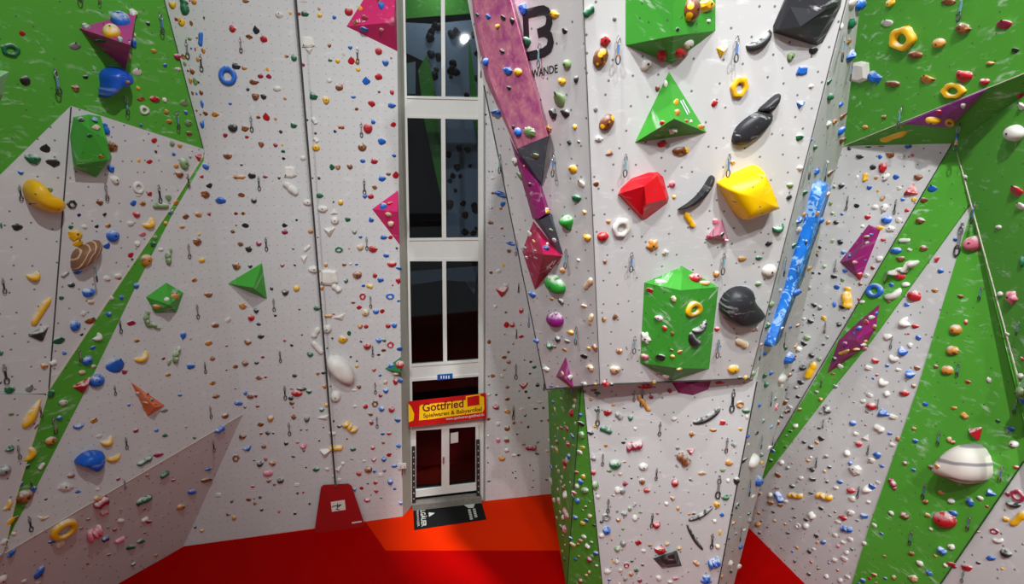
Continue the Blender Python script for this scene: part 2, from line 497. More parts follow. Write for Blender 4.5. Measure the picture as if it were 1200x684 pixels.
# stiles and mullions run the whole height; bands (spandrels) between the storeys
wq('frame_stile', [(469, -70), (473.5, -70), (485.5, 592), (481.5, 592)], M_FRAME, win, .05, .1)
wq('frame_stile', [(560, -70), (570, -70), (567, 588), (561, 588)], M_FRAME, win, .05, .1)
BANDS = [[(472, 112), (562, 114), (562, 140), (473, 138)], [(474, 279), (563, 278), (563, 306), (476, 306)], [(478, 427), (561, 421), (561, 441), (480, 447)]]
for q in BANDS:
    wq('spandrel', q, M_FRAME, win, .02, .1)
    wq('rail', [q[0], q[1], (q[1][0], q[1][1] + 3), (q[0][0], q[0][1] + 3)], M_FRAME, win, .045, .04)
    wq('rail', [(q[3][0], q[3][1] - 3), (q[2][0], q[2][1] - 3), q[2], q[3]], M_FRAME, win, .045, .04)
ROWS = [((471, -70), (561, -70), (562, 112), (472, 112), 517, 521.5), ((474, 138), (562, 140), (563, 279), (475, 279), 517.5, 522.5),
        ((477, 306), (562, 306), (561, 423), (479, 428), 519, 523.5)]
for tl, trr, br, bl, m0, m1 in ROWS:
    wq('mullion', [(m0 - .7, tl[1]), (m1 - .7, tl[1]), (m1 + .5, br[1] + 2), (m0 + .5, br[1] + 2)], M_FRAME, win, .05, .1)
    wq('glass_pane', [tl, (m0, tl[1]), (m0 + .5, bl[1]), bl], M_GLASS, win, -.02, .01)
    wq('glass_pane', [(m1, tl[1]), trr, br, (m1, br[1])], M_GLASS, win, -.02, .01)
wq('glass_pane', [(480, 445), (562, 440), (562, 494), (482, 500)], M_GLASS, win, -.02, .01)
# transom sign
sg = wq('door_sign', [(512.5, 439), (530.5, 437.5), (530.5, 443.5), (512.5, 445.5)], plain('sign_blue', srgb(16, 78, 150), .4), None, .09, .02)
tag(sg, 'small blue plate with white marks on the white band above the banner', 'sign')
for x in (516.5, 519.5, 522.5, 525.5):
    wq('white_mark', [(x, 440), (x + 1.1, 439.9), (x + 1.1, 443.4), (x, 443.6)], plain('sign_white', srgb(225, 230, 235), .5), sg, .094, .003)
# door
dr = tag(empty('door_1', PF(523, 584)), 'white double door with dark glass under the banner', 'door', kind='structure')
wq('door_frame', [(480, 494), (567, 484), (567, 499), (482, 505)], M_FRAME, dr, .06, .1)
for (x0, x1, y0, y1, s) in ((483, 522, 500, 582, 0), (522, 562, 494, 577, 1)):
    # leaf as four bars and a pane
    yl = lambda x, top: (500 - (x - 483) * .075) if top else (583 - (x - 483) * .115)
    def bar(xa, xb, ya, yb, nm):
        return wq(nm, [(xa, ya(xa)), (xb, ya(xb)), (xb, yb(xb)), (xa, yb(xa))], M_FRAME, dr, .05, .08)
    T = lambda x: yl(x, 1); Bt = lambda x: yl(x, 0)
    bar(x0, x0 + 4.5, T, Bt, 'stile'); bar(x1 - 4.5, x1, T, Bt, 'stile')
    bar(x0 + 4.5, x1 - 4.5, T, lambda x: T(x) + 4, 'rail'); bar(x0 + 4.5, x1 - 4.5, lambda x: Bt(x) - 8, Bt, 'rail')
    wq('glass_pane', [(x0 + 4, T(x0) + 3), (x1 - 4, T(x1) + 3), (x1 - 4, Bt(x1) - 7), (x0 + 4, Bt(x0) - 7)], M_GLASS, dr, -.02, .01)
hd = wq('handle', [(519, 536), (520.6, 536), (520.6, 543), (519, 543)], M_STEEL, dr, .12, .06)
tag(wq('notice_sheet', [(528, 507.5), (537, 506), (537, 518), (528, 519.5)], plain('paper', srgb(205, 200, 192), .7), None, .02, .004), 'white paper notice taped inside the right door pane', 'notice')
# threshold slab and perforated gate posts
th = [(483, 583), (563, 574), (563.5, 580), (483, 591)]
A_, B_ = WIN.at(483, 590, -.06), WIN.at(563, 580, -.06)
A_.z = B_.z = 0
n2 = W2.n
vs_ = []
for z in (0, .2):
    for p in (A_, B_, B_ + n2 * .27, A_ + n2 * .27):
        vs_.append(Vector((p.x, p.y, z)))
thr = link('threshold', mesh('threshold', vs_, [[0, 1, 2, 3], [4, 5, 6, 7], [0, 1, 5, 4], [1, 2, 6, 5], [2, 3, 7, 6], [3, 0, 4, 7]]), plain('worn_concrete', srgb(128, 122, 114), .8, .2, 0, .5, 9), dr)
M_POST = plain('gate_black', (.02, .02, .022, 1), .5)
for (x, y0, y1, lab) in ((485, 523, 588, 'left'), (560.5, 515, 580, 'right')):
    fo = WIN.at(x, y1, .12); top = WIN.at(x - .4, y0, .12)
    po = box_between('gate_post', fo, top, .10, .06, M_POST, None, Vector((1, .2, 0)))
    tag(po, 'black perforated post beside the door, ' + ('next to the grey wall with the red gate' if lab == 'left' else 'next to the wall with brown holds'), 'post')
    for i in range(9):
        p = fo.lerp(top, (i + .6) / 9.4) + n2 * .04
        box_between('hole', p, p + UP * .03, .03, .012, plain('hole_white', srgb(190, 190, 186), .5), po, Vector((1, .2, 0)))
# dim room behind the panes; boards stand in for the hall mirrored in glass
rm = tag(empty('room_and_reflection'), 'dim room behind the glass with boards imitating the hall reflection', 'room', kind='structure')
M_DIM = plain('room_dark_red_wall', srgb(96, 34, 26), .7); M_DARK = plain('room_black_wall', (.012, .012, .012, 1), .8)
bk = WIN.shift(-4.2)
prism('back_panel', [bk.at(380, -160), bk.at(680, -160), bk.at(680, 700), bk.at(380, 700)], M_DARK, rm)
for xx, aw in ((455, Vector((1, 0, 0))), (578, Vector((-1, 0, 0)))):
    q0, q1 = WIN.at(xx, -90), WIN.at(xx, 590)
    prism('side_panel', [q0, q1, q1 - n2 * 4.2, q0 - n2 * 4.2], M_DARK, rm, .05, aw)
q0, q1 = WIN.at(455, 590), WIN.at(578, 590)
q0.z = q1.z = .03
prism('floor_panel', [q0 - n2 * .1, q1 - n2 * .1, q1 - n2 * 4.2, q0 - n2 * 4.2], M_DARK, rm, .025, UP)
IN = WIN.shift(-1.6); IN2 = WIN.shift(-1.2)
prism('panel', [IN.at(*p) for p in ((470, -70), (575, -70), (575, 14), (470, 22))], M_GREEN, rm)  # boards behind the upper panes are built to imitate the reflected hall
M_REFLW = panel_mat('reflection_blue_grey_panel', srgb(150, 165, 185), (.25, 0, .01), .1)
prism('panel', [IN.at(*p) for p in ((472, 26), (505, 28), (565, 22), (565, 290), (523, 286), (512, 190), (506, 120), (497, 72), (472, 60))], M_REFLW, rm)
prism('panel', [IN2.at(*p) for p in ((490, 82), (500, 64), (508, 95), (518, 180), (521, 250), (511, 205), (497, 140))], M_GREEN, rm)
prism('panel', [IN2.at(*p) for p in ((549, 40), (556, 90), (561, 130), (561, 170), (554, 130), (550, 90))], M_GREEN, rm)
prism('panel', [IN.at(*p) for p in ((486, 500), (560, 492), (560, 541), (486, 546))], M_DIM, rm)
prism('panel', [IN2.at(*p) for p in ((472, 75), (487, 72), (487, 110), (472, 110))], plain('reflection_screen', srgb(150, 170, 180), .6), rm)  # pale board imitating a screen mirrored in the pane
prism('panel', [IN.at(*p) for p in ((480, 318), (560, 312), (556, 345), (545, 330), (520, 328), (482, 334))], M_REFLW, rm)
rl = lamp('room_board_fill', WIN.at(520, -60) - n2 * .8, WIN.at(520, 300) - n2 * 1.4, .3, 26)  # unseen fill lamp, added to brighten the boards behind the glass
# red advertising banner above the door
BNP = WIN.shift(.30)
bq = [BNP.at(*p) for p in ((478.5, 470.5), (569.5, 460.5), (570.5, 489.5), (479, 500.5))]
M_BRED = plain('banner_red', srgb(190, 22, 22), .55, .2, 0, .05); M_BYEL = plain('banner_yellow', srgb(246, 196, 20), .55, .2, 0, .05)
bn = prism('banner', bq, M_BRED, None, .02)
tag(bn, 'red and yellow advertising banner hanging above the white door', 'banner')
def bquad(u, v):
    t = bq[0].lerp(bq[1], u); l = bq[3].lerp(bq[2], u)
    return l.lerp(t, v)
bN = BNP.n
def bpoly(name, uvs, mat, lift):
    return prism(name, [bquad(u, v) + bN * lift for u, v in uvs], mat, bn, .003)
bpoly('yellow_field', [(.13, .22), (.14, .78), (.17, .82), (.74, .82), (.94, .90), (.97, .86), (.97, .38), (.95, .26), (.28, .22)], M_BYEL, .004)
bpoly('yellow_corner', [(.0, .2), (.0, .93), (.035, .8), (.07, .5), (.06, .25)], M_BYEL, .004)
bpoly('logo_frame', [(.735, .52), (.735, .97), (.925, .99), (.925, .54)], M_BYEL, .006)
bpoly('logo_field', [(.75, .55), (.75, .93), (.91, .95), (.91, .57)], M_BRED, .009)
M_TXT = plain('banner_letter_maroon', srgb(110, 22, 22), .6, .2); M_WHT = plain('banner_letter_white', srgb(235, 225, 220), .6, .2)
def btext(s, u0, v0, u1, v1, mat, bold):
    o0 = bquad(u0, v0); lettering('lettering', s, o0, bquad(u1, v0) - o0, bquad(u0, v1) - o0, mat, bn, bN, bold, .008)
btext('Gottfried', .175, .54, .70, .87, M_TXT, True)
btext('Spielwaren & Babyartikel', .185, .255, .935, .475, M_TXT, True)
btext('www.spielwaren-gottfried.de', .47, .07, .965, .22, M_WHT, False)
# black doormat with white lettering
mq = [PF(484, 592.5), PF(562, 581), PF(570, 608.5), PF(485.3, 621)]
mq = [p + UP * .015 for p in mq]
dm = prism('doormat', mq, plain('doormat_black', (.008, .008, .008, 1), .85, .1), None, .013, UP)
tag(dm, 'black doormat with white lettering on the orange floor before the door', 'doormat')
def mquad(s, t):            # s left to right, t from the door outwards
    return mq[0].lerp(mq[1], s).lerp(mq[3].lerp(mq[2], s), t)
M_MTX = plain('doormat_white_print', srgb(190, 188, 182), .8, .1)
def mtext(s, s0, s1, t0, t1, bold):
    o0 = mquad(s0, t0); lettering('lettering', s, o0, mquad(s0, t1) - o0, mquad(s1, t0) - o0, M_MTX, dm, UP, bold, .003)
mtext('ALLG\u00c4UER', .10, .185, .06, .93, True)
mtext('ALPENWASSER', .045, .075, .10, .90, False)
prism('print_mark', [mquad(*p) + UP * .003 for p in ((.215, .40), (.30, .46), (.275, .50), (.215, .58))], M_MTX, dm, .002, UP)
prism('print_mark', [mquad(*p) + UP * .003 for p in ((.74, .13), (.78, .02), (.86, .0), (.925, .22), (.86, .48), (.79, .46), (.745, .34))], M_MTX, dm, .002, UP)
for s0, t1 in ((.775, .97), (.845, .93)):
    for i in range(7):
        t = .52 + i * .062
        if t + .04 < t1:
            prism('print_mark', [mquad(*p) + UP * .003 for p in ((s0, t), (s0 + .04, t), (s0 + .04, t + .04), (s0, t + .04))], M_MTX, dm, .002, UP)

# ------------------------------------------------------------------ auto belay: strap and red gate
gp = [W1.at(376, 571, .10), W1.at(379, 568.5, .10), W1.at(408, 567, .10), W1.at(412, 569.5, .10), PF(428.5, 612.5), PF(369, 620.5)]
for p in gp[4:]:
    p.z = .01
gp[4] += W1.n * .2; gp[5] += W1.n * .2
gpl = Plane(gp[1], gp[5], gp[4])
gp[:4] = [gpl.at(376, 571), gpl.at(379, 568.5), gpl.at(408, 567), gpl.at(412, 569.5)]
gt = prism('belay_gate', gp, plain('gate_red_tarpaulin', srgb(158, 16, 20), .5, .3, 0, .15, 3), None, .04)
tag(gt, 'dark red tarpaulin belay gate leaning at the foot of the grey wall', 'belay gate')
sgn = prism('warning_sign', [gpl.at(*p, .005) for p in ((387.5, 588), (404, 585.5), (405, 597), (389, 599.5))], plain('sign_cream', srgb(215, 205, 195), .6), gt, .004)
for u in (((389, 593.5), (400, 591), 1.0), ((395, 597.5), (395.6, 589.5), .9), ((395, 594.5), (400, 591), 1.2), ((393.5, 596.5), (398, 597), .8)):
    A_, B_ = gpl.at(*u[0], .010), gpl.at(*u[1], .010)
    box_between('pictogram', A_, B_, u[2] * .022, .003, M_DARKSTEEL, sgn, (B_ - A_).cross(gpl.n))
prism('label_strip', [gpl.at(*p, .005) for p in ((412.5, 611.7), (424, 610), (424, 611.6), (412.5, 613.3))], MATS['sign_cream'], gt, .004)
s0, s1 = gpl.at(393.5, 571, .03), W1.at(341, -70, .45)
st = box_between('belay_strap', s0, s1, .042, .012, plain('strap_dark_webbing', srgb(48, 50, 48), .7), None, Vector((1, .2, 0)))
tag(st, 'long dark auto belay strap running down the grey wall to the red gate', 'strap')
box_between('snap_hook', s0 + UP * .02, s0 + UP * .17, .05, .03, M_STEEL, st, Vector((1, .2, 0)))
# little warning sign on a red bracket at the wall's end
w0 = prism('wall_notice', [W1.at(*p, .05) for p in ((466.5, 544), (476, 542.8), (476, 548.5), (466.5, 549.5))], plain('paper', srgb(205, 200, 192), .7), None, .045)
tag(w0, 'small white notice with red bracket near the edge of the grey wall', 'notice')
box_between('bracket', W1.at(471.3, 549, .03), W1.at(471.3, 556, .03), .05, .03, plain('bracket_red', srgb(150, 40, 40), .5), w0)
for x in (469, 473.5):
    box_between('mark', W1.at(x, 546.8, .054), W1.at(x + 1.2, 546.6, .054), .035, .004, M_DARKSTEEL, w0)
# gallery: concrete deck and steel railing below the viewpoint
gd = tag(prism('floor_gallery', [Vector((-9, -8, 7.5)), Vector((9, -8, 7.5)), Vector((9, .25, 7.5)), Vector((-9, .25, 7.5))], plain('gallery_concrete', srgb(120, 118, 114), .8), None, .3, UP), 'gallery deck below the viewpoint', 'gallery', kind='structure')

# ------------------------------------------------------------------ painted sign on the tower
M_INK = panel_mat('sign_black_paint', srgb(34, 34, 36), (.42, .85, .011), .35, (.6, .6, .6, 1))
def stroke(name, pl, pts, w, mat, parent, lift=.004):
    P3 = [pl.at(x, y, lift) for x, y in pts]
    L, R_ = [], []
    for i, p in enumerate(P3):
        t = (P3[min(i + 1, len(P3) - 1)] - P3[max(i - 1, 0)]).normalized()
        s = t.cross(pl.n)
        hw = w / 2
        L.append(p + s * hw); R_.append(p - s * hw)
    me = bpy.data.meshes.new(name)
    n = len(P3)
    me.from_pydata([tuple(v) for v in L + R_], [], [[i, i + 1, n + i + 1, n + i] for i in range(n - 1)])
    l = me.uv_layers.new(name='UVMap')
    for lp in me.loops:
        v = (L + R_)[lp.vertex_index]; l.data[lp.index].uv = (v.x, v.z)
    return link(name, me, mat, parent)
W8 = 8.2 * 8.6 / 600
stroke('painted_sign', T0, [(617, 46), (616.3, 30), (615.5, 17)], W8, M_INK, wt)
stroke('painted_sign', T0, [(612, 17.5), (622, 15), (632, 12.6), (637, 12), (641, 14), (643.3, 19), (643.5, 26), (641.5, 33), (637, 36.5), (630, 39.3)], W8, M_INK, wt, .006)
stroke('painted_sign', T0, [(633, 37.5), (639, 38), (644, 42), (645.5, 49), (643, 57), (637, 61.5), (628, 64), (612, 67.5)], W8, M_INK, wt, .008)
o0 = T0.at(623.5, 91.3)
lettering('painted_sign', 'WANDE', o0, T0.at(654, 85) - o0, T0.at(623, 82) - o0, M_INK, wt, T0.n, True, .005)

# ------------------------------------------------------------------ volumes and big shaped holds
def vmat(name, col, chalk=.5, rough=.5):
    return panel_mat(name, srgb(*col), (.30, .8, .011), chalk, (.86, .86, .84, 1), rough)
V_GREEN = vmat('volume_green', (66, 162, 52), .8)
V_LGREEN = vmat('volume_pale_green', (150, 205, 150), .6)
V_PINK = vmat('volume_pink', (206, 40, 104), .3)
V_ROSE = vmat('volume_old_rose', (172, 66, 128), .5)
V_MAG = vmat('volume_magenta', (150, 30, 110), .5)
V_RUBY = vmat('volume_ruby', (170, 26, 72), .5)
V_ORANGE = vmat('volume_orange', (226, 112, 64), .5)
V_SLATE = vmat('volume_slate', (84, 90, 100), .5)
V_RED = vmat('volume_red', (214, 20, 34), .5, .3)
V_YELLOW = vmat('volume_yellow', (250, 200, 8), .4, .35)
V_BLACK = vmat('volume_black', (44, 44, 48), .8, .4)
m_, nt_, b_ = base_mat('volume_pink_marbled', srgb(190, 90, 140), .55, .3)
uv_ = nt_.nodes.new('ShaderNodeUVMap').outputs[0]
cc = mixc(nt_, ramp(nt_, noise(nt_, uv_, 4.5, 7, .72, .2), .36, .66), srgb(166, 70, 130), srgb(216, 138, 150))
cc = mixc(nt_, ramp(nt_, noise(nt_, uv_, 9.0, 4, .7), .62, .72, 0, .5), cc, srgb(232, 190, 200))
nt_.links.new(cc, b_.inputs['Base Color'])
V_MARB = m_
VOLPX = []                      # (label, cx, cy, radius) landmarks for the labels of holds
def volume(name, pl, outline, inner, faces, mat, label, cat='climbing volume', group=None, land=None, sink=.02):
    """outline pixels on the plane pl, inner (x, y, height) raised points; faces index outline then inner"""
    base = [pl.at(x, y) for x, y in outline]
    top = [pl.at(x, y, h) for x, y, h in inner]
    n = len(base)
    vs_ = base + top + [p - pl.n * sink for p in base]
    k = n + len(top)
    fs = [list(f) for f in faces] + [[i, (i + 1) % n, k + (i + 1) % n, k + i] for i in range(n)] + [list(range(k, k + n))]
    ctr = sum(base, Vector()) / n
    me = mesh(name, [v - ctr for v in vs_], fs)
    l = me.uv_layers.new(name='UVMap')
    ux = UP.cross(pl.n).normalized(); uy = pl.n.cross(ux)
    for lp in me.loops:
        p = vs_[lp.vertex_index]
        l.data[lp.index].uv = (p.dot(ux) + p.dot(pl.n) * .3, p.dot(uy) + p.dot(pl.n) * .7)
    o = link(name, me, mat)
    o.location = ctr
    tag(o, label, cat, group)
    surf(vs_, [list(f) for f in faces], 'vol:' + (land or label))
    xs = [p[0] for p in outline]; ys = [p[1] for p in outline]
    VOLPX.append((land or label, (min(xs) + max(xs)) / 2, (min(ys) + max(ys)) / 2, max(max(xs) - min(xs), max(ys) - min(ys)) / 2))
    return o
def fan(n, apex):
    return [[i, (i + 1) % n, apex] for i in range(n)]
G = 'climbing volumes'
tri = fan(3, 3)
VP = {}
VP['purple'] = volume('climbing_volume', B1, [(93, 33), (160, 13), (147, 82)], [(153, 53, .85)], tri, V_ROSE, 'old rose pyramid volume jutting from the green left panel', group=G, land='the old rose pyramid volume')
volume('climbing_volume', B1, [(-25, 78), (10.5, 84), (3, 114), (-25, 118)], [(-8, 95, .4)], fan(4, 4), V_LGREEN, 'pale green volume cut off by the end of the green left panel', group=G, land='the pale green volume')
volume('climbing_volume', B3, [(86, 137), (104, 134), (118, 136), (131, 184), (113, 208), (86, 196), (82, 160)],
       [(104, 151, .5), (125, 164, .45), (127, 187, .42), (90, 193, .3)],
       [[0, 1, 7], [1, 2, 8, 7], [2, 3, 9, 8], [3, 4, 9], [4, 5, 10, 9], [5, 6, 10], [6, 0, 7], [6, 7, 10], [7, 8, 9, 10]], V_GREEN, 'green many sided volume at the tip of the grey left panel', group=G, land='the green many sided volume')
volume('climbing_volume', B6, [(171, 348), (195, 331), (215, 343), (207, 366), (182, 367)], [(199, 357, .4)], fan(5, 5), V_GREEN, 'green five sided volume beside sage caterpillar holds', group=G, land='the green five sided volume')
volume('climbing_volume', W1, [(267, 332), (307, 308), (313, 350)], [(297, 337, .5)], tri, V_GREEN, 'lone green tetrahedron volume on the grey back wall', group=G, land='the green tetrahedron volume')
volume('climbing_volume', W1, [(406, 31), (432, -10), (464, -40), (465.5, 60)], [(462, 26, .55)], fan(4, 4), V_PINK, 'large pink pyramid volume high beside the glazing', group=G, land='the large pink pyramid volume')
volume('climbing_volume', W1, [(436, 245), (466.5, 223), (468.5, 287)], [(466, 248, .4)], tri, V_PINK, 'smaller pink pyramid volume halfway up beside the glazing', group=G, land='the smaller pink volume')
volume('climbing_volume', W1, [(451, 432), (470, 418), (470.5, 442)], [(469, 436, .3)], tri, vmat('volume_dark_green', (40, 120, 70)), 'small dark green volume near the foot of the glazing', group=G, land='the small dark green volume')
volume('climbing_volume', B6, [(153, 447), (193, 475), (173, 488)], [(181, 477, .3)], tri, V_ORANGE, 'orange pointed volume low on the grey wall', group=G, land='the orange volume')
volume('climbing_volume', T0, [(548.5, -40), (590, -40), (600, 0), (643, 160), (606, 177), (568, 92), (556, 30)],
       [(550, -40, .16), (588, -40, .2), (598, 0, .2), (641.5, 159.5, .2), (607, 174, .2), (575, 95, .18), (559, 30, .16)],
       [[i, (i + 1) % 7, 7 + (i + 1) % 7, 7 + i] for i in range(7)] + [[7, 8, 9, 10, 11, 12, 13]], V_MARB, 'long marbled pink beam volume on the tower', group=G, land='the marbled pink beam')
volume('climbing_volume', T0, [(605, 175), (642.5, 160), (635, 219), (622, 205)], [(607, 174.5, .2), (641, 160, .2), (634, 214, .06)], [[0, 1, 5, 4], [1, 2, 6, 5], [2, 3, 6], [3, 0, 4, 6], [4, 5, 6]], V_SLATE, 'slate grey wedge volume below the marbled pink beam', group=G, land='the slate wedge')
volume('climbing_volume', T0, [(597, 160), (606, 178), (634, 216), (645, 250), (630, 259), (624, 256)], [(610, 190, .16), (630, 216, .16), (641, 250, .16), (631, 256, .16)],
       [[0, 1, 6], [1, 2, 7, 6], [2, 3, 8, 7], [3, 4, 9, 8], [4, 5, 9], [5, 0, 6, 9], [6, 7, 8, 9]], V_MAG, 'narrow magenta beam volume on the tower', group=G, land='the narrow magenta beam')
volume('climbing_volume', T0, [(627, 258), (646, 250), (660, 299), (655, 297)], [(633, 258, .16), (644, 252, .14)], [[0, 1, 5, 4], [1, 2, 5], [2, 3, 4, 5], [3, 0, 4]], V_SLATE, 'slate grey wedge volume between magenta beam and ruby pyramid', group=G, land='the lower slate wedge')
volume('climbing_volume', T0, [(612, 294), (625, 259), (659, 300), (627, 340)], [(637, 298, .36)], fan(4, 4), V_RUBY, 'ruby pyramid volume at the end of the beams', group=G, land='the ruby pyramid volume')
volume('climbing_volume', T0, [(663, 418), (673, 456), (651.5, 441)], [(660, 441, .28)], tri, V_MAG, 'small magenta pyramid volume above the tower lip', group=G, land='the small magenta pyramid')
volume('climbing_volume', T1, [(733, -40), (733, 53), (787, 75), (838.5, 36), (838.5, -40)], [(789, -40, .42), (789, 42, .42)], [[0, 1, 6, 5], [1, 2, 6], [2, 3, 6], [3, 4, 5, 6], [4, 0, 5]], V_GREEN, 'large green prism volume at the top of the tower', group=G, land='the large green prism volume')
volume('climbing_volume', T1, [(784, 84), (744, 167), (828, 155)], [(790, 139, .42)], tri, V_GREEN, 'green pyramid volume on the tower with white print', group=G, land='the green pyramid volume')
volume('climbing_volume', T1, [(755, 331), (800, 312), (842, 336), (831, 432), (787, 446.5), (750, 425)], [(798, 340, .42), (793, 431, .42)],
       [[0, 1, 6], [1, 2, 6], [2, 3, 7, 6], [3, 4, 7], [4, 5, 7], [5, 0, 6, 7]], V_GREEN, 'tall green six sided volume above the tower lip', group=G, land='the tall green volume')
volume('climbing_volume', T1, [(724, 228), (727, 221), (740, 209), (760, 202), (771, 201.5), (777, 207), (784, 232), (782, 238), (757, 257), (751, 257)],
       [(728, 226, .10), (741, 212, .10), (770, 205, .10), (781, 233, .10), (753, 253, .10), (755, 218, .24), (757, 239, .27)],
       [[0, 1, 10], [1, 2, 11, 10], [2, 3, 12, 11], [3, 4, 12], [4, 5, 12], [5, 6, 13, 12], [6, 7, 13], [7, 8, 14, 13], [8, 9, 14], [9, 0, 10, 14],
        [10, 11, 15], [11, 12, 15], [12, 13, 16, 15], [13, 14, 16], [14, 10, 15, 16]], V_RED, 'glossy red faceted volume on the tower', group=G, land='the red faceted volume')
volume('climbing_volume', T1, [(826, 280), (846, 256), (854, 283)], [(842, 275, .2)], tri, vmat('volume_dusty_pink', (190, 120, 140), .7), 'small dusty pink pyramid volume on the tower', group=G, land='the small dusty pink pyramid')
volume('climbing_volume', T1, [(906, 38), (906, 30), (928, -20), (990, -20), (985, 8), (964, 50), (958, 53), (950, 52)],
       [(912, 35, .10), (931, -20, .14), (985, -20, .14), (981, 7, .12), (957, 48, .10), (926, 8, .16), (938, 31, .24), (966, 12, .22)],
       [[0, 1, 8], [1, 2, 9, 8], [2, 3, 10, 9], [3, 4, 11, 10], [4, 5, 12, 11], [5, 6, 12], [6, 7, 12], [7, 0, 8, 12], [8, 9, 13], [9, 10, 15, 13], [10, 11, 15], [11, 12, 14, 15], [12, 8, 14], [8, 13, 14], [13, 15, 14]], V_BLACK, 'big black faceted volume at the tower edge', group=G, land='the big black volume')
volume('climbing_volume', T3, [(785, 445), (834, 444), (830, 456), (812, 463), (795, 460)], [(809, 450, .28)], fan(5, 5), V_MAG, 'magenta volume tucked under the tower lip', group=G, land='the magenta volume under the lip')
volume('climbing_volume', T3, [(765, 654), (793, 644.5), (799, 663), (776, 666)], [(774, 655, .14), (790, 649, .16), (793, 660, .12), (779, 662, .12)],
       [[0, 1, 5, 4], [1, 2, 6, 5], [2, 3, 7, 6], [3, 0, 4, 7], [4, 5, 6, 7]], V_BLACK, 'black four sided volume low on the tower foot', group=G, land='the low black volume')
volume('climbing_volume', RW, [(1018, 263), (1032, 269), (1008, 329), (984, 307)], [(1026, 270, .1), (998, 304, .32)], [[0, 1, 4], [1, 2, 5, 4], [2, 3, 5], [3, 0, 4, 5]], V_MAG, 'magenta wedge volume on the grey wall behind the tower', group=G, land='the magenta wedge volume')
volume('climbing_volume', RW.shift(.03), [(1031, 356), (1026, 385), (1012, 408), (969, 438), (983, 398), (1007, 376)], [(1003, 398, .35)], fan(6, 6), V_MAG, 'long magenta pointed volume on the slanting green strip', group=G, land='the long magenta volume')
volume('climbing_volume', SOF.shift(.05), [(1058, 145.5), (1156, 105), (1113, 150)], [(1107, 136, .05)], tri, vmat('volume_violet', (142, 48, 140), .5), 'violet triangular volume under the edge of the green overhang', group=G, land='the violet triangular volume')
volume('climbing_volume', G3, [(1191, 455), (1206, 432), (1212, 470), (1196, 468)], [(1203, 456, .12)], fan(4, 4), V_LGREEN, 'pale green volume on the proud green panel', group=G, land='the pale green volume of the right wall')
# white maker's print on three volumes
def volprint(pl, pts, w, parent, off):
    for p, q in pts:
        A_, B_ = pl.at(*p, off), pl.at(*q, off)
        o = box_between('print_mark', A_, B_, w, .003, MATS['sign_white'], parent, (B_ - A_).cross(pl.n))

def dome(name, pl, outline, h, mat, label, cat='climbing hold', flat=.5, ctr_px=None, land=None, group=None, rings=((1.0, 0.0), (.99, .35), (.90, .68), (.68, .92), (.36, 1.0))):
    """a smooth cushion of a hold over an outline traced on its wall"""
    # resample with midpoints for a round outline
    pts = []
    n0 = len(outline)
    for i in range(n0):
        p0, p1, p2, p3 = (outline[(i + k) % n0] for k in (-1, 0, 1, 2))
        for t in (0, .5):
            f = lambda k: .5 * (2 * p1[k] + (p2[k] - p0[k]) * t + (2 * p0[k] - 5 * p1[k] + 4 * p2[k] - p3[k]) * t * t + (3 * p1[k] - p0[k] - 3 * p2[k] + p3[k]) * t ** 3)
            pts.append((f(0), f(1)))
    base = [pl.at(x, y) for x, y in pts]
    n = len(base)
    cx, cy = ctr_px or (sum(p[0] for p in pts) / n, sum(p[1] for p in pts) / n)
    ctr = pl.at(cx, cy)
    vs_ = []
    for s, z in rings:
        for p in base:
            vs_.append((p - ctr) * s + pl.n * (h * z))
    vs_.append(pl.n * h)
    fs = []
    for r in range(len(rings) - 1):
        for i in range(n):
            fs.append([r * n + i, r * n + (i + 1) % n, (r + 1) * n + (i + 1) % n, (r + 1) * n + i])
    k = (len(rings) - 1) * n
    fs += [[k + i, k + (i + 1) % n, len(vs_) - 1] for i in range(n)]
    me = mesh(name, vs_, fs, True)
    l = me.uv_layers.new(name='UVMap')
    ux = UP.cross(pl.n).normalized(); uy = pl.n.cross(ux)
    for lp in me.loops:
        p = vs_[lp.vertex_index] + ctr
        l.data[lp.index].uv = (p.dot(ux), p.dot(uy))
    o = link(name, me, mat)
    o.location = ctr
    tag(o, label, cat, group)
    VOLPX.append((land or label, cx, cy, max(max(p[0] for p in pts) - min(p[0] for p in pts), max(p[1] for p in pts) - min(p[1] for p in pts)) / 2))
    surf([v + ctr for v in vs_], fs, 'dome')
    for bx, by in BOLTS.get(label, []):
        pass
    return o
BOLTS = {}
def stripes(name, c1, c2, scale, rot):
    m, nt, b = base_mat(name, c1, .5, .4)
    uv = nt.nodes.new('ShaderNodeUVMap').outputs[0]
    w = nt.nodes.new('ShaderNodeTexWave')
    w.inputs['Scale'].default_value = scale; w.inputs['Distortion'].default_value = 3.0; w.inputs['Detail'].default_value = 2
    nt.links.new(mapping(nt, uv, (1, 1, 1), (0, 0, rot)), w.inputs['Vector'])
    nt.links.new(mixc(nt, ramp(nt, w.outputs['Fac'], .86, .97), c1, c2), b.inputs['Base Color'])
    return m
YH = vmat('hold_yellow_gloss', (240, 186, 14), .3, .35)
dome('climbing_volume', T1, [(841, 217), (842, 212), (860, 202), (881, 193), (886, 196), (895, 214), (903, 236), (901, 240), (868, 252), (861, 250), (850, 234)], .42, V_YELLOW, 'yellow cushion shaped volume on the tower', 'climbing volume', land='the yellow cushion volume', group=G)
dome('climbing_volume', T1, [(842, 356), (847, 345), (857, 337), (868, 335), (879, 338), (880, 346), (885, 355), (893, 365), (886, 373), (875, 378), (863, 379), (852, 374), (844, 366)], .27, V_BLACK, 'black moon shaped volume beside the tall green one', 'climbing volume', ctr_px=(862, 358), land='the black moon volume', group=G)
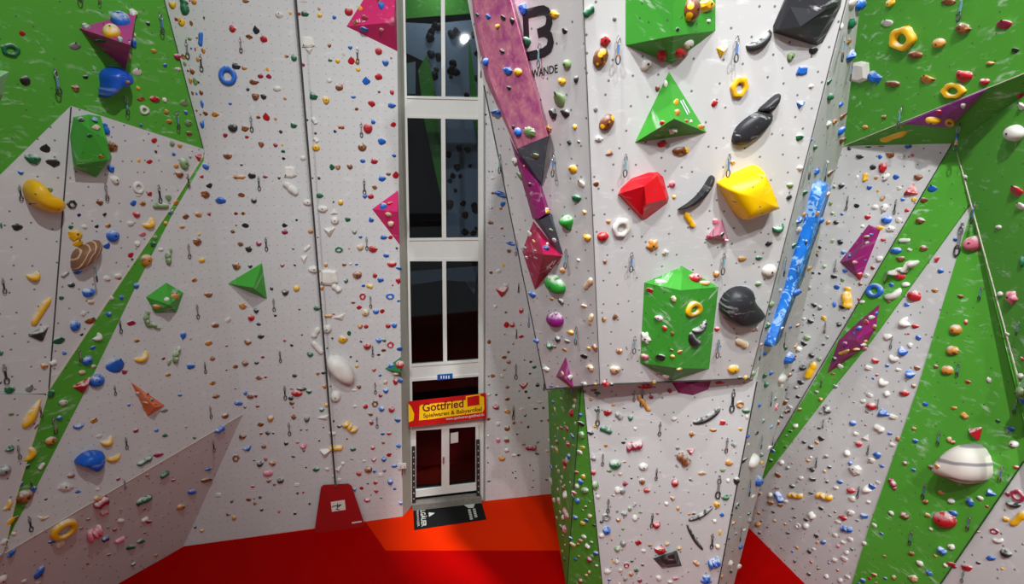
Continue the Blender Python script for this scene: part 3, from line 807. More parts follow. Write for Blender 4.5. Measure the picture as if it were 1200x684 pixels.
dome('climbing_hold', B2, [(26, 222), (30, 212), (38, 210), (48, 217), (56, 228), (68, 233), (73, 240), (70, 247), (59, 249), (45, 244), (33, 236)], .42, YH, 'huge yellow banana shaped hold on the grey left panel', land='the yellow banana hold', ctr_px=(47, 232))
dome('climbing_hold', B3, [(83, 314), (83, 300), (89, 291), (105, 283), (113, 281), (115, 290), (108, 302), (97, 311), (87, 316)], .28, stripes('hold_brown_ribbed', srgb(134, 92, 62), srgb(206, 176, 152), 4.2, .55), 'brown ribbed shell hold under a yellow hold', land='the brown ribbed shell hold')
dome('climbing_hold', B1, [(116, 86), (123, 79.5), (135, 78), (146, 86), (148, 96), (140, 101), (130, 104), (122, 112), (115, 113), (117, 98)], .4, vmat('hold_blue_gloss', (24, 84, 190), .5, .35), 'big blue mushroom shaped hold below the old rose pyramid', land='the blue mushroom hold', ctr_px=(130, 92))
dome('climbing_hold', T1, [(857, 165), (860, 153), (867, 144), (880, 134), (889, 130), (899, 131), (904, 134), (901, 144), (888, 158), (873, 168), (862, 170)], .13, V_BLACK, 'big black leaf shaped hold on the tower', land='the black leaf hold')
dome('climbing_hold', T1, [(888, 129), (896, 121), (905, 113), (912, 109.5), (911, 117), (906, 125), (901, 131)], .12, V_BLACK, 'pointed black tip hold above the black leaf', land='the pointed black tip hold')
dome('climbing_hold', T1, [(794, 245), (806, 237), (818, 226), (828, 211), (832, 205.5), (836, 206.5), (833, 216), (823, 230), (808, 241)], .14, V_BLACK, 'long black sickle hold between red and yellow volumes', land='the long black sickle hold')
dome('climbing_hold', T2, [(953, 214), (945, 245), (938, 272), (929, 300), (921, 330), (911, 360), (902, 385), (895, 404), (903, 398), (909, 380), (920, 350), (932, 320), (940, 290), (948, 268), (954, 245), (961, 224), (962, 213)], .16, HOLD['chalky_blue'], 'long blue tufa rail running down the tower side', land='the long blue rail', rings=((1.0, 0.0), (1.0, .5), (.985, .85), (.97, 1.0)))
dome('climbing_hold', B6, [(87, 539), (95, 531), (105, 527), (118, 528), (120, 537), (116, 547), (108, 551), (100, 546), (89, 543)], .32, vmat('hold_blue_gloss_2', (22, 92, 196), .5, .35), 'big blue lumpy hold low on the grey wall beside the green strip', land='the big blue lumpy hold')
dome('climbing_hold', RW.shift(.03), [(1104, 551), (1113, 534), (1132, 520), (1150, 521), (1161, 534), (1164, 553), (1157, 563), (1143, 566), (1125, 560)], .42, stripes('hold_white_marbled', srgb(226, 218, 208), srgb(150, 146, 150), 1.1, 1.35), 'huge white shell shaped hold on the green right panel', land='the huge white shell hold')
dome('climbing_hold', W1, [(383, 418), (395, 416), (408, 424), (416, 438), (412, 449), (396, 443), (385, 431)], .3, HOLD['w'], 'large white shell hold beside the belay strap', land='the large white shell hold')
volprint(Plane(T1.at(784, 84), T1.at(828, 155), T1.at(790, 139, .42)), [((797.5, 118), (806, 134)), ((800, 117), (808, 132))], .03, bpy.data.objects['climbing_volume.016'], .006)
volprint(Plane(W1.at(406, 31), W1.at(432, -10), W1.at(462, 26, .55)), [((418, 23), (420, 26)), ((421, 22), (422, 26)), ((424, 23), (428, 25)), ((427, 22), (425, 26))], .02, bpy.data.objects['climbing_volume.005'], .006)
rp = Plane(T0.at(659, 300), T0.at(627, 340), T0.at(637, 298, .36))
volprint(rp, [((641, 315), (645, 309)), ((644, 312), (648, 306)), ((648, 310), (651, 305)), ((641, 312), (646, 314)), ((626, 301), (629, 303))], .022, bpy.data.objects['climbing_volume.013'], .006)

# ------------------------------------------------------------------ holds read off the photograph: tile origin, then x,y,w,h,colour[,shape[,angle]] in sixths of a pixel; Q: quickdraws, top and bottom
DATA = """
@0 0
155,235,45,45,r;75,350,130,100,g,d;525,325,90,60,s;1040,165,30,30,k;600,540,40,30,k;175,565,75,75,k;530,620,55,45,o;960,505,65,55,w;1080,360,38,35,o;1160,458,30,30,b
970,618,30,35,y;850,145,140,75,b,s;785,225,130,85,y;940,90,60,40,w;610,190,60,35,s;700,285,85,50,g;845,280,45,30,g;935,300,45,75,b;910,290,20,25,k;945,245,20,30,t;910,395,25,45,t;895,578,30,25,o
@200 0
15,35,50,60,y,c;100,50,65,120,g,l,-80;165,15,40,45,o;40,138,25,25,r;78,155,48,65,y,s;145,165,25,40,n;135,5,15,15,r;235,125,15,25,k;210,272,35,110,b,l,88;137,272,30,30,G;185,265,15,15,k;145,340,15,20,b;173,348,12,30,r;232,357,30,40,o;192,420,25,40,o;45,398,50,45,R;90,400,35,40,o;100,450,25,40,G;48,487,45,30,w;122,497,18,22,r;155,500,35,55,n;140,570,25,50,o;175,575,40,60,G;195,578,20,20,k;155,655,20,30,n;183,657,15,28,b;215,650,30,45,n
530,8,50,30,n;935,8,60,25,w;765,110,60,45,w;842,93,20,28,y;898,97,35,30,r;945,97,60,45,g;1045,62,22,28,o;1050,108,38,35,y;1152,122,30,32,b;438,203,48,58,r;602,215,50,58,k;552,262,50,35,o;655,275,50,52,r;965,298,90,80,w,f;975,358,60,50,w,t;1116,320,28,28,n;817,395,32,25,o;867,405,42,50,g;930,457,28,30,R;1123,423,35,25,g;1173,428,35,32,y;463,465,65,50,k;520,478,42,30,o;680,487,25,30,y;632,535,40,35,R;690,538,40,35,R;590,575,70,45,n;543,627,25,25,k;750,625,60,40,w;1115,568,40,28,w;1185,612,55,45,n;1005,665,60,40,g;595,672,50,40,n;655,675,45,30,k;403,532,125,140,b,d
@400 0
52,82,60,58,r,s;135,60,30,30,y;280,45,45,50,b;165,130,50,40,R;98,165,40,30,o;160,203,65,50,b;282,207,35,30,t;260,5,25,25,n
62,333,32,28,b;262,357,50,52,r;70,430,50,50,r;105,435,25,30,o;118,490,36,25,y;310,440,48,48,b;350,410,15,20,s;262,540,55,48,r;175,572,60,55,b;355,648,30,36,r;265,643,20,22,n;5,610,15,40,o;85,678,35,20,b;15,380,25,30,w
957,105,25,35,g;1035,118,35,45,b;1138,125,35,45,k;1098,185,34,32,y;1135,360,30,40,k;1018,435,35,60,b;1175,498,70,55,b;1183,620,30,40,k
@600 0
82,65,65,80,b;305,100,58,65,y;5,150,30,60,k;372,218,38,50,k;110,298,50,85,g;390,450,55,70,G,s;352,572,58,50,y;453,558,32,48,k;45,505,55,55,y,s;345,670,65,50,G;540,80,95,60,g,l,40;720,132,28,35,s;658,285,75,90,r;622,405,155,100,n,e,70;940,465,75,90,w;1053,390,70,70,r;1175,372,55,65,r;1165,205,30,30,k;1022,620,32,40,n;1085,588,25,55,w
@800 0
55,70,90,180,n,p;160,40,105,100,y;182,145,25,28,w;42,305,60,65,w;5,360,20,60,r;272,362,80,85,y,t;540,300,215,85,k,c,35;757,397,50,65,G;917,355,62,50,k;838,497,75,62,b,f;905,605,38,35,w;395,610,125,150,y,d
1180,40,80,60,w;1178,165,55,85,g;1168,290,40,45,o;1168,395,60,105,b,t;1025,577,45,45,g;1035,668,60,35,g;1115,185,25,50,w
@1000 0
40,35,110,95,b,s;5,30,60,80,w;262,22,65,50,y;670,15,110,50,n;240,160,85,55,w;1065,170,110,75,R;362,268,175,175,y,d;775,200,115,85,n;607,300,95,65,o;437,385,105,60,n;1140,353,55,42,k;970,443,58,28,o;55,505,125,150,w,f;165,540,80,95,b;275,592,105,55,n;525,555,110,70,o;787,535,110,95,r;925,573,75,45,r;710,635,180,110,y,d;1185,675,40,40,r
Q
187 15 190 39;64 81 72 111;90 -25 86 1;218.5 47 221 68;235 64 236 83;281.5 44 284 61;418.5 56 419.5 74;566 66.5 566 90;724.7 42.5 723 74;633.3 51.5 631 79;863.7 43 860 72;988 40 984 71;997 70 994 94;1131 -10 1126 23;114 -12 114.5 4
@0 114
315,360,75,60,k;230,432,115,75,g;370,462,100,65,k;145,528,42,32,b;353,648,38,32,G;990,12,60,40,n;1085,12,70,50,r;1155,18,28,35,w;1015,88,65,65,w,d;1170,100,42,38,o;1185,172,40,35,o;992,195,26,26,b;1083,303,42,45,r;1095,382,18,22,k;975,445,25,28,y;1050,452,45,35,r;778,500,45,60,b;805,580,60,60,w;970,635,75,85,w,d;1050,672,35,22,r;785,345,70,85,n;740,220,50,95,b,l,-65;570,158,50,40,k;668,158,40,35,b;675,212,65,40,t;630,268,45,32,g;708,415,38,32,o
@200 114
90,40,60,50,G;105,105,25,30,b;120,182,50,50,G;128,255,45,35,n;10,325,40,45,G;65,338,38,35,o;22,398,30,30,b;92,465,60,90,G,s;38,483,35,35,o;58,540,55,50,n;135,418,18,22,G;195,425,48,55,r,t;245,487,45,40,b;217,558,28,25,r;270,620,45,40,k;240,672,55,30,n;222,45,22,70,b;222,190,30,60,b;245,115,35,35,n;210,120,15,15,r;183,95,15,22,o
315,122,58,38,o;420,45,28,18,b;600,8,50,25,n;655,5,40,20,k;803,12,25,20,o;617,140,32,25,o;672,140,50,55,r;738,152,22,22,o;867,195,50,48,g;437,215,70,60,k;525,222,55,45,n;385,268,35,35,R;537,280,32,26,r;775,242,28,24,k;638,330,42,40,n;737,336,34,28,R;785,336,18,22,y;790,380,32,24,g;795,430,28,24,k;400,410,65,45,n;498,472,22,18,k;483,560,90,28,o,l,0;572,550,55,48,k;667,557,38,25,R;762,565,22,22,k;840,525,90,80,w,f;850,640,130,60,w,l,-40;1010,8,55,25,g;1092,20,50,58,y;1010,165,55,35,w,l,-55;1018,252,20,22,k;1022,300,45,30,w,l,-45;1022,353,58,48,y,s;1157,238,25,25,k;1188,212,25,25,o;932,428,40,38,w;1135,490,40,48,g;1175,487,38,38,o;998,567,14,14,k;1043,568,22,20,k;1055,678,45,20,g;497,678,50,20,n;962,158,15,15,k
@400 114
212,48,52,46,r;357,55,60,45,b;108,83,30,25,n;225,172,35,38,b;365,192,42,36,r;187,217,65,75,r,s;8,212,28,28,n;415,285,22,50,r;285,313,60,48,b;147,350,62,55,n,s;370,412,32,25,b;150,445,38,35,b;233,447,55,45,r;60,487,42,38,n;330,538,36,22,n;382,547,45,50,r;287,573,56,42,b;235,632,38,30,n;85,2,30,10,b
1100,105,50,95,b,y,-75;1040,520,12,12,k;1062,520,12,12,k;1062,570,28,25,w;1115,655,35,60,b,y,80;1065,672,25,20,n;1018,185,12,20,n;1015,122,15,15,k
@600 114
340,25,75,100,G,s;293,115,55,75,k;375,115,60,65,k;443,207,28,38,y;258,220,48,48,o;45,240,50,65,b;130,245,80,90,G,h;10,207,20,30,k;407,317,28,36,k;470,313,24,26,G;165,408,55,45,G;430,503,55,62,y;487,607,50,60,w;60,548,35,65,G;25,445,50,50,w;85,485,20,20,o;125,610,20,30,k
665,178,135,92,n,e,55;587,85,28,42,s;612,290,62,45,w;685,385,58,42,o,t;590,608,40,42,n;1055,325,70,60,r;1125,232,55,55,w;1057,180,35,35,r;1160,110,35,45,o;1150,35,35,40,y;1185,375,60,120,n,e,80;1125,610,45,50,p
@800 114
222,45,42,55,r;825,52,60,58,b,t;370,0,45,12,y;820,283,55,50,g;750,622,48,40,G;758,680,22,12,k;350,458,35,28,o;820,500,45,40,w;130,210,70,35,o;25,165,25,22,r;60,170,30,25,w
1018,8,35,30,g;1107,53,30,42,b;1120,135,55,60,n;1065,172,30,40,o;1022,188,42,50,w;1105,235,38,75,b;1110,308,38,50,n;1138,290,30,30,n;905,300,16,25,b;927,350,30,38,g;938,520,38,55,b;1030,535,50,55,n;1068,628,22,30,G;1118,620,42,42,k;1015,458,28,28,w;855,668,50,35,g;1022,672,28,25,o;1175,360,25,30,k
@1000 114
215,138,32,28,n;85,208,36,30,o;605,100,38,38,r;565,155,105,52,y,s;680,175,68,50,y,d;773,58,38,38,w;285,275,195,45,y,l,18;340,200,20,30,o;1180,10,45,30,r;1190,62,50,60,w;1145,250,125,120,w,s;1152,655,85,75,r;560,642,75,55,b;52,415,55,40,k;190,418,32,36,b;258,408,60,48,n;345,418,36,42,w;387,345,55,35,b;418,408,26,28,p;140,490,40,42,k;212,495,60,75,r;88,560,32,65,y,l,85;30,560,20,26,w;162,565,26,28,o;230,560,50,55,w;303,560,46,42,b;463,560,60,50,n;115,635,36,36,b;175,658,20,22,y;325,640,40,36,w;410,645,100,75,r,t;105,348,45,15,k;195,345,50,12,o;795,558,20,30,w
Q
146.5 113 150.5 134;22 217 22 235;122.5 215 123.5 235;185 217 185.5 238;206.5 131 210 151;219 204 221 220;294 136 296.5 154;303 207 304 223;423 143 424.5 160;426.5 210 426.5 228;587 181 588 203;650 180 650 207;733 181 733.5 207;854 181 851 207;948.5 184 945 210;967 190 963 214;1058 124 1049 150;1126 146 1120 176
@0 228
1185,430,130,55,G,y,75;8,215,18,50,g;120,228,82,55,k;240,578,95,75,y,c,20;503,65,72,62,k,d;555,142,28,30,B;698,58,50,40,n;735,138,30,28,k;497,228,35,35,g;592,225,38,35,w;678,222,30,28,k;760,218,42,38,o;790,288,90,90,b,s;748,360,48,45,b;525,285,95,75,y;545,342,75,50,y;545,545,58,35,b;458,560,65,30,s,l,38;500,633,48,40,k;748,588,46,44,w;828,572,55,42,w;840,588,28,25,o;915,205,50,42,w;957,140,50,42,r;935,60,42,45,b;1003,62,42,36,o;1050,205,90,65,y,c,40;1000,280,50,34,p;962,345,38,40,w;917,423,38,42,r;930,452,20,22,g;1025,460,72,85,o,s;1085,300,32,30,G;1163,198,25,25,y;1190,125,20,25,b;955,640,35,40,b;1130,385,40,24,w;1130,78,115,45,G,l,0;1180,25,40,60,G;620,672,80,30,b;1050,5,25,15,r;970,5,40,18,w;1075,350,40,40,g
@200 228
35,55,35,38,o;8,120,22,35,G;245,8,55,32,n;353,40,75,52,b;498,5,48,28,n;585,43,42,35,k;105,155,48,42,n;193,140,45,40,o;268,135,25,25,R;460,132,32,26,R;512,132,32,28,o;80,228,38,28,o;200,278,25,25,y;185,332,58,48,n;218,462,48,38,y;437,258,34,28,n;525,215,52,38,k;492,347,42,30,n;550,382,52,40,k;620,342,40,34,R;465,503,62,48,n;560,502,34,28,k;802,215,42,34,k;803,262,46,36,R;886,178,20,20,k;861,382,20,16,g;785,496,32,24,R;872,496,22,18,k;165,600,40,36,o;710,660,26,28,k;795,675,28,18,k;885,655,45,42,y;462,215,14,14,k;270,678,18,10,o;983,258,38,36,o;1048,8,48,35,g;1190,50,28,36,y;1145,52,14,20,g;965,55,70,45,w,s;1070,100,75,50,w,s;1150,120,55,40,w,t;1155,180,60,58,w,s;1118,262,80,70,w,t;960,375,60,30,w,l,45;940,455,50,65,w,t;1010,525,90,50,w,s;1110,580,135,110,w,f;1165,655,80,50,w,l,-35;1180,385,50,42,g,d;1092,495,28,34,o;1063,653,32,34,o;1035,300,14,12,k
@400 228
165,10,36,28,b;207,12,45,38,r;5,60,18,22,y;45,175,42,36,g;212,175,42,40,b;297,85,50,42,b;340,62,42,28,r;332,140,40,40,t;350,205,42,40,t;92,262,36,28,G,c;135,298,28,24,b;300,297,55,38,b;345,300,34,30,r;133,370,48,42,t,s;225,378,65,60,r;390,377,18,18,k;55,380,12,18,o;5,385,14,35,g;315,425,42,36,b;355,487,68,42,r,s;403,518,46,26,b;22,490,36,26,n;107,490,26,20,b;65,488,24,20,w;112,562,65,56,n,s;237,565,36,46,r;275,600,48,38,b;398,607,36,48,r;33,606,32,30,g;155,640,28,22,b;198,642,48,30,y,l,-15;360,635,14,16,r;428,195,18,40,r;420,45,20,25,t
1120,20,45,55,b;1135,65,35,45,b;1118,97,26,24,o;1052,92,24,28,w;1050,196,38,28,n;1127,236,20,18,r;1145,292,12,12,k;1055,300,22,16,w;1190,340,28,70,b,y,85;1180,395,30,28,n;1138,495,20,20,y;1105,540,44,36,w;1052,545,24,24,n;1158,635,42,32,w;1120,668,75,45,r,t
@600 228
310,625,150,120,L,s,-25;457,28,65,62,g;245,115,45,48,y;510,122,28,32,y;393,195,110,80,L,r,-75;275,248,32,32,G;302,320,30,45,w;530,300,55,48,y;125,275,42,45,w;155,330,32,32,o;237,375,38,40,B;165,395,25,22,G;92,378,40,30,s;105,440,24,26,w;355,530,42,38,o;468,460,22,26,w;540,625,85,45,t,l,50;675,192,34,32,o;638,293,80,66,r,s;767,228,130,130,w,d;1138,15,28,25,y;985,357,88,88,o,x;1080,402,48,46,w;652,470,28,28,o;1048,612,95,30,w;965,665,50,35,r;250,345,20,20,w
@800 228
45,175,130,48,y,l,-58;228,188,40,40,p;275,280,35,35,k;185,295,45,25,R;305,318,40,22,p;670,240,85,55,g,c,20;602,344,44,42,k;415,452,62,40,o;537,443,50,34,g;605,530,100,85,w,s;530,627,42,36,G;235,555,48,40,o;85,585,78,66,r,s;155,622,70,40,o;750,18,42,40,k
845,5,25,12,g;815,180,52,60,b;850,140,25,35,o;945,132,25,36,o;970,180,34,45,b;812,245,40,50,w;780,357,50,48,g;868,335,20,40,k;885,520,42,40,o;1025,195,32,28,o;1080,195,42,36,k;1120,138,24,22,b;1045,60,25,32,G;1055,132,28,28,G;1055,325,22,32,G;1112,333,46,36,k;965,370,22,24,k;945,425,14,30,k;1130,405,28,34,b;918,545,22,30,k;963,553,20,20,k;1000,505,25,28,G;1065,575,44,36,k;1125,600,28,32,G;1085,650,42,36,b;795,670,50,30,b;1160,665,50,40,y;895,655,20,28,s;1145,535,42,28,b;685,670,30,25,w;1175,430,25,25,b;950,395,14,14,y;1020,5,25,14,o
@1000 228
25,78,40,34,k;205,28,36,28,o;155,88,46,38,w;222,92,60,55,w;352,32,28,30,b;430,35,38,30,y;410,2,40,12,r;102,160,46,38,r;237,175,72,62,b,s;378,110,32,28,r;320,180,46,42,w;265,240,66,48,w;65,222,28,26,w;190,235,50,36,y;215,316,38,26,r;95,298,36,32,n;130,280,30,16,b;97,337,28,26,w;185,450,48,42,w;85,462,20,20,b;138,515,32,34,n;98,568,42,38,w;42,565,40,40,r;50,628,32,28,n;10,475,35,28,p
500,40,60,42,n;478,182,62,50,n;362,322,78,34,w,l,0;303,392,78,46,b,s;400,386,36,24,w;503,375,55,46,n;338,452,68,38,n;332,572,72,54,r,s;370,630,60,34,w;270,635,36,32,b;155,655,110,65,b,d;315,675,50,18,w;365,515,215,85,w,j,15
722,316,40,30,b;590,455,42,42,r,t;617,535,42,36,b;575,672,50,25,o;430,678,30,12,r;857,340,105,165,p,s,-75;1025,228,42,30,w;1180,80,60,55,w;1155,2,60,16,r;1190,470,25,80,g
Q
26.5 232 30 244;124 231 126.5 238;108.5 308 113 331;2.5 326 4.5 344;220 286 223.5 303;311.5 278 314.5 294;429.5 278 429.5 293;606.5 282 605 300;664.5 292 663 315;740 296 738 319;848 297 845 322;919 301 916 324;937 308 935 322;1195 0 1195 0;995 230 991 246;981 304 978.5 319;1051.5 234 1048 251;1040 318 1038 333;1145 237 1139.5 262;1129 262 1124 300;607.5 332 606.5 343;1151.5 336 1149 352
@0 342
285,135,240,60,y,l,58;268,290,135,115,k,t;1032,180,115,55,G,y,80;1075,238,105,48,G,y,-25;432,38,38,34,g;620,5,90,62,b,t;640,70,48,34,t;588,150,40,42,w;633,202,75,50,n;528,237,70,78,b,s;573,298,24,24,k;410,342,88,52,g;452,430,30,26,b;310,518,55,42,o;372,498,52,36,w,l,25;785,42,34,34,w;853,38,28,34,b;763,155,34,34,b;688,318,65,50,w,c,50;650,392,36,36,b;612,480,68,72,b,s;655,522,38,28,w;577,562,48,30,t;570,652,108,118,r,t;678,622,115,90,b,s,30;805,515,125,110,b;874,560,38,34,R;1000,462,110,60,y,c,35;922,218,66,42,R;963,340,44,28,o;1148,468,26,22,R;1180,582,40,30,o;1105,105,58,44,o;1172,52,40,32,w;1190,495,25,55,G;10,430,25,40,g;70,675,70,30,g;218,665,32,36,s;5,635,15,25,k
@200 342
40,440,130,55,G,y,65;28,28,55,50,o;262,15,55,40,n;85,308,42,58,b;138,332,14,14,o;310,232,52,40,n;508,98,60,40,o;602,130,38,38,k;567,178,48,50,r,s;619,224,34,26,k;635,312,50,38,k;736,165,24,22,k;808,10,46,28,k;266,360,54,42,o;543,350,54,38,n;392,380,18,16,R;295,467,42,34,n;140,523,60,44,b;455,520,42,34,n;524,500,50,36,n;606,495,36,28,k;648,457,28,20,R;391,548,18,16,r;625,600,52,32,n;668,598,26,20,r;293,640,46,32,o;455,680,24,10,k;850,375,26,22,k;803,342,24,16,R;924,300,14,14,k;907,120,20,18,n;981,438,48,34,g;874,582,40,36,k;918,680,70,20,k;1030,112,52,38,g;1107,168,58,24,o,l,0;1145,155,24,14,r;1075,567,36,26,k;1036,573,28,30,o;1082,664,30,26,o;1137,324,18,16,k;1101,395,16,14,k;1125,660,16,16,k;1190,335,25,55,y;403,198,40,45,w;855,680,36,12,R
1100,258,65,60,w,s;1022,285,80,45,w,l,60;1035,390,115,45,w,l,-48;1185,175,85,50,w,t
@400 342
150,28,48,50,r,d;342,28,60,46,b,d;402,62,28,20,b;85,72,34,22,n;126,107,42,36,r;170,143,55,50,t,s;243,133,44,36,b;288,133,36,40,r;133,242,38,28,o;174,240,34,34,r;329,237,38,36,r;370,232,40,36,b;54,288,28,42,g;18,335,55,62,y,d;262,338,44,36,b;300,342,32,24,g;182,378,54,50,r,s;298,408,38,28,n;345,368,48,46,r,d;262,440,28,20,k;410,398,46,34,b;140,347,20,20,k;66,455,18,16,k;110,485,16,14,k;110,518,28,26,y;230,547,30,22,r;414,510,58,56,r,s;353,520,38,34,b;385,572,36,30,t;273,586,26,22,b;380,628,36,46,r;415,620,36,42,b;310,632,32,32,t;122,668,36,32,n;316,680,30,12,b;460,500,18,40,s
1138,12,70,48,r,t;1157,143,22,20,n;1160,228,38,48,r;1080,100,28,24,w;1192,232,18,28,r;1150,298,14,14,n;1175,420,24,24,n;1145,457,36,30,n;1177,492,32,24,n;1147,547,22,18,n;1066,588,34,34,n;1128,590,34,32,w;1037,648,16,16,n;1168,668,32,26,n;1038,348,28,36,n;1037,590,14,14,n
@600 342
10,230,22,34,r;66,312,40,28,r;8,362,18,18,n;63,130,28,45,r;62,232,12,12,k;132,490,22,18,k;88,478,12,12,k;128,573,22,18,k;158,528,32,26,g;80,660,65,50,r,t;180,652,32,32,k
145,20,44,48,b;280,48,26,32,o;347,65,50,24,k,l,-50;507,98,45,36,t;555,185,40,72,t,l,75;415,285,42,40,y;310,190,105,115,m,s;322,328,34,44,k;390,345,44,40,s;172,342,38,40,b;270,375,52,40,g,c,-40;303,383,20,24,o;370,405,30,32,o;540,395,30,30,y;586,390,32,54,n;508,450,50,42,k;243,543,42,44,w;555,532,45,50,t;358,575,42,36,t;405,600,40,36,w;585,648,28,24,y;510,648,36,46,s;402,663,26,20,y;325,668,36,20,s;275,665,40,14,b
645,188,32,34,o;727,170,42,46,n;752,413,48,32,o;723,545,78,62,t;655,640,45,40,r,l,-40;703,648,28,26,k;940,662,120,36,r,s;1000,630,26,24,y;940,632,26,14,R;808,398,12,12,s
1140,48,40,45,t;1035,185,62,50,w;1075,248,38,40,r;1130,288,26,26,n;945,325,70,95,w,x;937,455,58,52,p;1045,455,72,60,k;1122,407,28,24,n;1178,420,32,36,o;1130,450,32,28,y;1180,537,44,28,y;1082,588,48,32,w;980,0,30,12,r
@800 342
78,115,105,110,y,d;115,255,125,55,k,c,38;75,340,120,70,k,c,-45;240,258,36,28,r;500,250,60,45,w;412,358,92,50,t,l,-25;357,535,80,52,y;402,602,38,28,k;440,600,24,30,y;260,635,70,24,r
618,85,36,48,G;607,150,16,22,g;592,235,40,52,g;795,12,58,50,b;550,370,18,28,r;573,428,28,36,b;722,390,38,34,g;735,465,95,100,b;756,243,26,26,b;805,235,42,38,n;695,255,26,28,w;490,570,26,40,G;570,588,42,40,g;618,568,38,26,b,l,40;580,648,52,44,g;690,605,85,75,w,s;690,665,40,34,w
850,125,16,18,k;925,93,38,36,k;972,110,28,34,s;1068,85,24,45,b;1122,100,42,40,k;922,162,16,16,k;905,205,38,38,k;993,183,34,36,y;1102,227,36,30,k;855,190,22,22,w;842,283,14,14,k;882,320,40,45,G;855,362,42,44,k;790,383,28,34,o;990,367,22,22,k;1020,318,18,24,s;1137,180,14,22,k;822,400,36,42,w;793,447,22,26,n;910,447,42,34,k;963,472,36,30,G;845,530,48,42,k;778,548,18,18,k;748,585,42,36,n;832,635,48,40,k;905,552,130,55,y,l,62;1160,55,62,125,y,l,-82;797,672,28,24,s;722,678,32,12,k;1075,665,40,34,s;1058,576,30,18,r;1110,520,45,40,w;1135,425,110,24,y,l,20;1070,472,40,36,k;1145,368,40,40,m
@1000 342
62,70,38,24,w;38,52,18,28,r;155,12,115,50,b,d;285,22,130,60,w,c,25;252,68,28,22,n;432,32,92,75,r,t;380,88,38,30,b;127,178,48,34,w;92,215,46,36,r;162,150,20,28,b;40,255,36,36,b;75,367,40,32,w;20,400,50,26,y;5,292,16,22,b;85,345,24,22,o;78,395,40,30,p;145,245,30,36,n
362,215,70,68,w,c,-70;437,242,52,34,r;387,293,22,16,r;243,315,66,44,w;460,322,40,42,b;403,375,38,36,w;350,420,64,58,b,c,-35;290,468,70,48,w,c,-10;160,482,46,44,r;115,532,52,42,w;240,516,32,26,b;323,545,42,28,w;452,535,40,38,n;400,580,62,56,b,c,-40;167,582,26,20,r;140,608,20,18,b;213,638,66,46,w,c,-30;426,660,30,34,n
755,33,48,28,n;793,210,28,36,r;725,263,82,72,o,w;703,410,85,68,o,w;665,548,82,66,o,w;585,522,26,34,n;810,632,36,32,r;957,618,34,48,w;1120,42,78,100,p,x;1035,12,38,34,w;1085,297,28,34,w;1025,190,18,22,b;1193,470,18,34,r;1180,590,38,42,w;575,2,36,10,n
Q
5.5 335 11 350;139 374 142 391;91.5 408 95 425;4 427 10 451;230 357 232 374;239 424 241 438;320.5 350 321.5 365;328 411 330 425;434 347 434.5 361;436.5 405 438 418;439.5 448 440 462;621.5 366 622 384;676.5 383 676 405;606.5 343 606 349;605 385 605 397;604.5 427 604 445;637.5 446 636 458;743.5 394 742 415;841.5 398 840 420;919 389 916 408;890 405 888 423;969 377 966 391;964.5 443 963 454;1149 337 1147 354;1125.5 424 1121 442;1197 376 1196 390;1047 394 1043.5 409;133.5 451 134 463;1105 320 1105 320
@0 456
65,10,75,36,g;205,12,55,24,s;78,175,40,28,G;225,170,230,75,y,u,60;70,415,50,60,g,c,50;25,570,95,85,s,s;355,30,52,55,g;440,95,60,48,w;417,200,40,38,b;355,360,75,65,o,s;215,452,105,60,y,c,70;290,538,62,28,w,l,55;190,540,34,36,g;150,660,20,36,b;552,260,82,34,b,c,15;660,220,52,45,o;695,330,44,34,w;755,370,95,60,y,c,30;800,485,108,45,y,c,20;500,605,52,36,n;478,670,90,45,w;955,288,38,36,R;905,108,22,24,b;1100,285,32,24,b;1160,322,42,30,g;1153,150,54,30,s;1018,505,125,36,g,l,30;1112,460,70,42,R;830,630,30,30,R;1155,595,75,28,g,l,35;1035,605,24,24,n;1025,95,36,36,o;1065,75,28,28,g;1090,105,20,20,r;1035,35,22,22,R;970,25,24,20,w;255,262,20,50,n
@200 456
65,42,34,16,b;317,50,52,34,n;525,25,28,28,b;560,47,56,40,n;598,48,24,28,R;475,97,58,36,b;522,124,22,20,g;612,117,28,22,R;382,185,46,44,n;108,262,24,14,o;345,280,76,30,b,l,35;168,340,24,18,k;702,203,48,44,o;633,246,48,34,n;508,326,56,48,n;636,310,26,22,R;683,306,38,24,k;720,308,20,18,k;536,415,64,40,b,t;655,398,40,34,n;460,480,52,50,n,d;587,498,22,14,b;668,490,26,22,R;628,522,50,38,k;714,522,52,40,o;684,586,72,44,p,s;690,640,36,26,n;772,638,50,36,k;732,665,26,22,n;265,560,38,30,b;252,638,80,50,n;18,638,32,26,R;578,678,34,12,r;888,25,80,46,r,s;940,3,34,12,k;970,18,44,32,g;846,60,40,36,k;852,95,38,28,n;860,127,14,12,r;866,193,40,32,n;958,212,38,34,k,c,0;1062,142,38,28,g;1095,108,28,28,y;1075,195,90,42,w,t;1147,222,14,26,k;1185,260,36,20,k;917,285,18,16,k;957,282,18,14,k;1075,268,14,14,k;1046,358,20,18,k;892,372,26,22,p;935,398,48,36,p,c,20;936,430,20,16,k;812,380,34,32,k;862,470,30,20,k;951,548,18,14,k;1023,562,52,38,g;1100,562,34,26,w;1090,445,92,62,w,t;1155,412,85,42,y,l,5;1160,48,74,78,w,s;1135,310,55,28,w;1180,560,45,60,w,t;887,670,40,22,w,f;1145,610,20,20,w;1185,635,34,22,w,f
@400 456
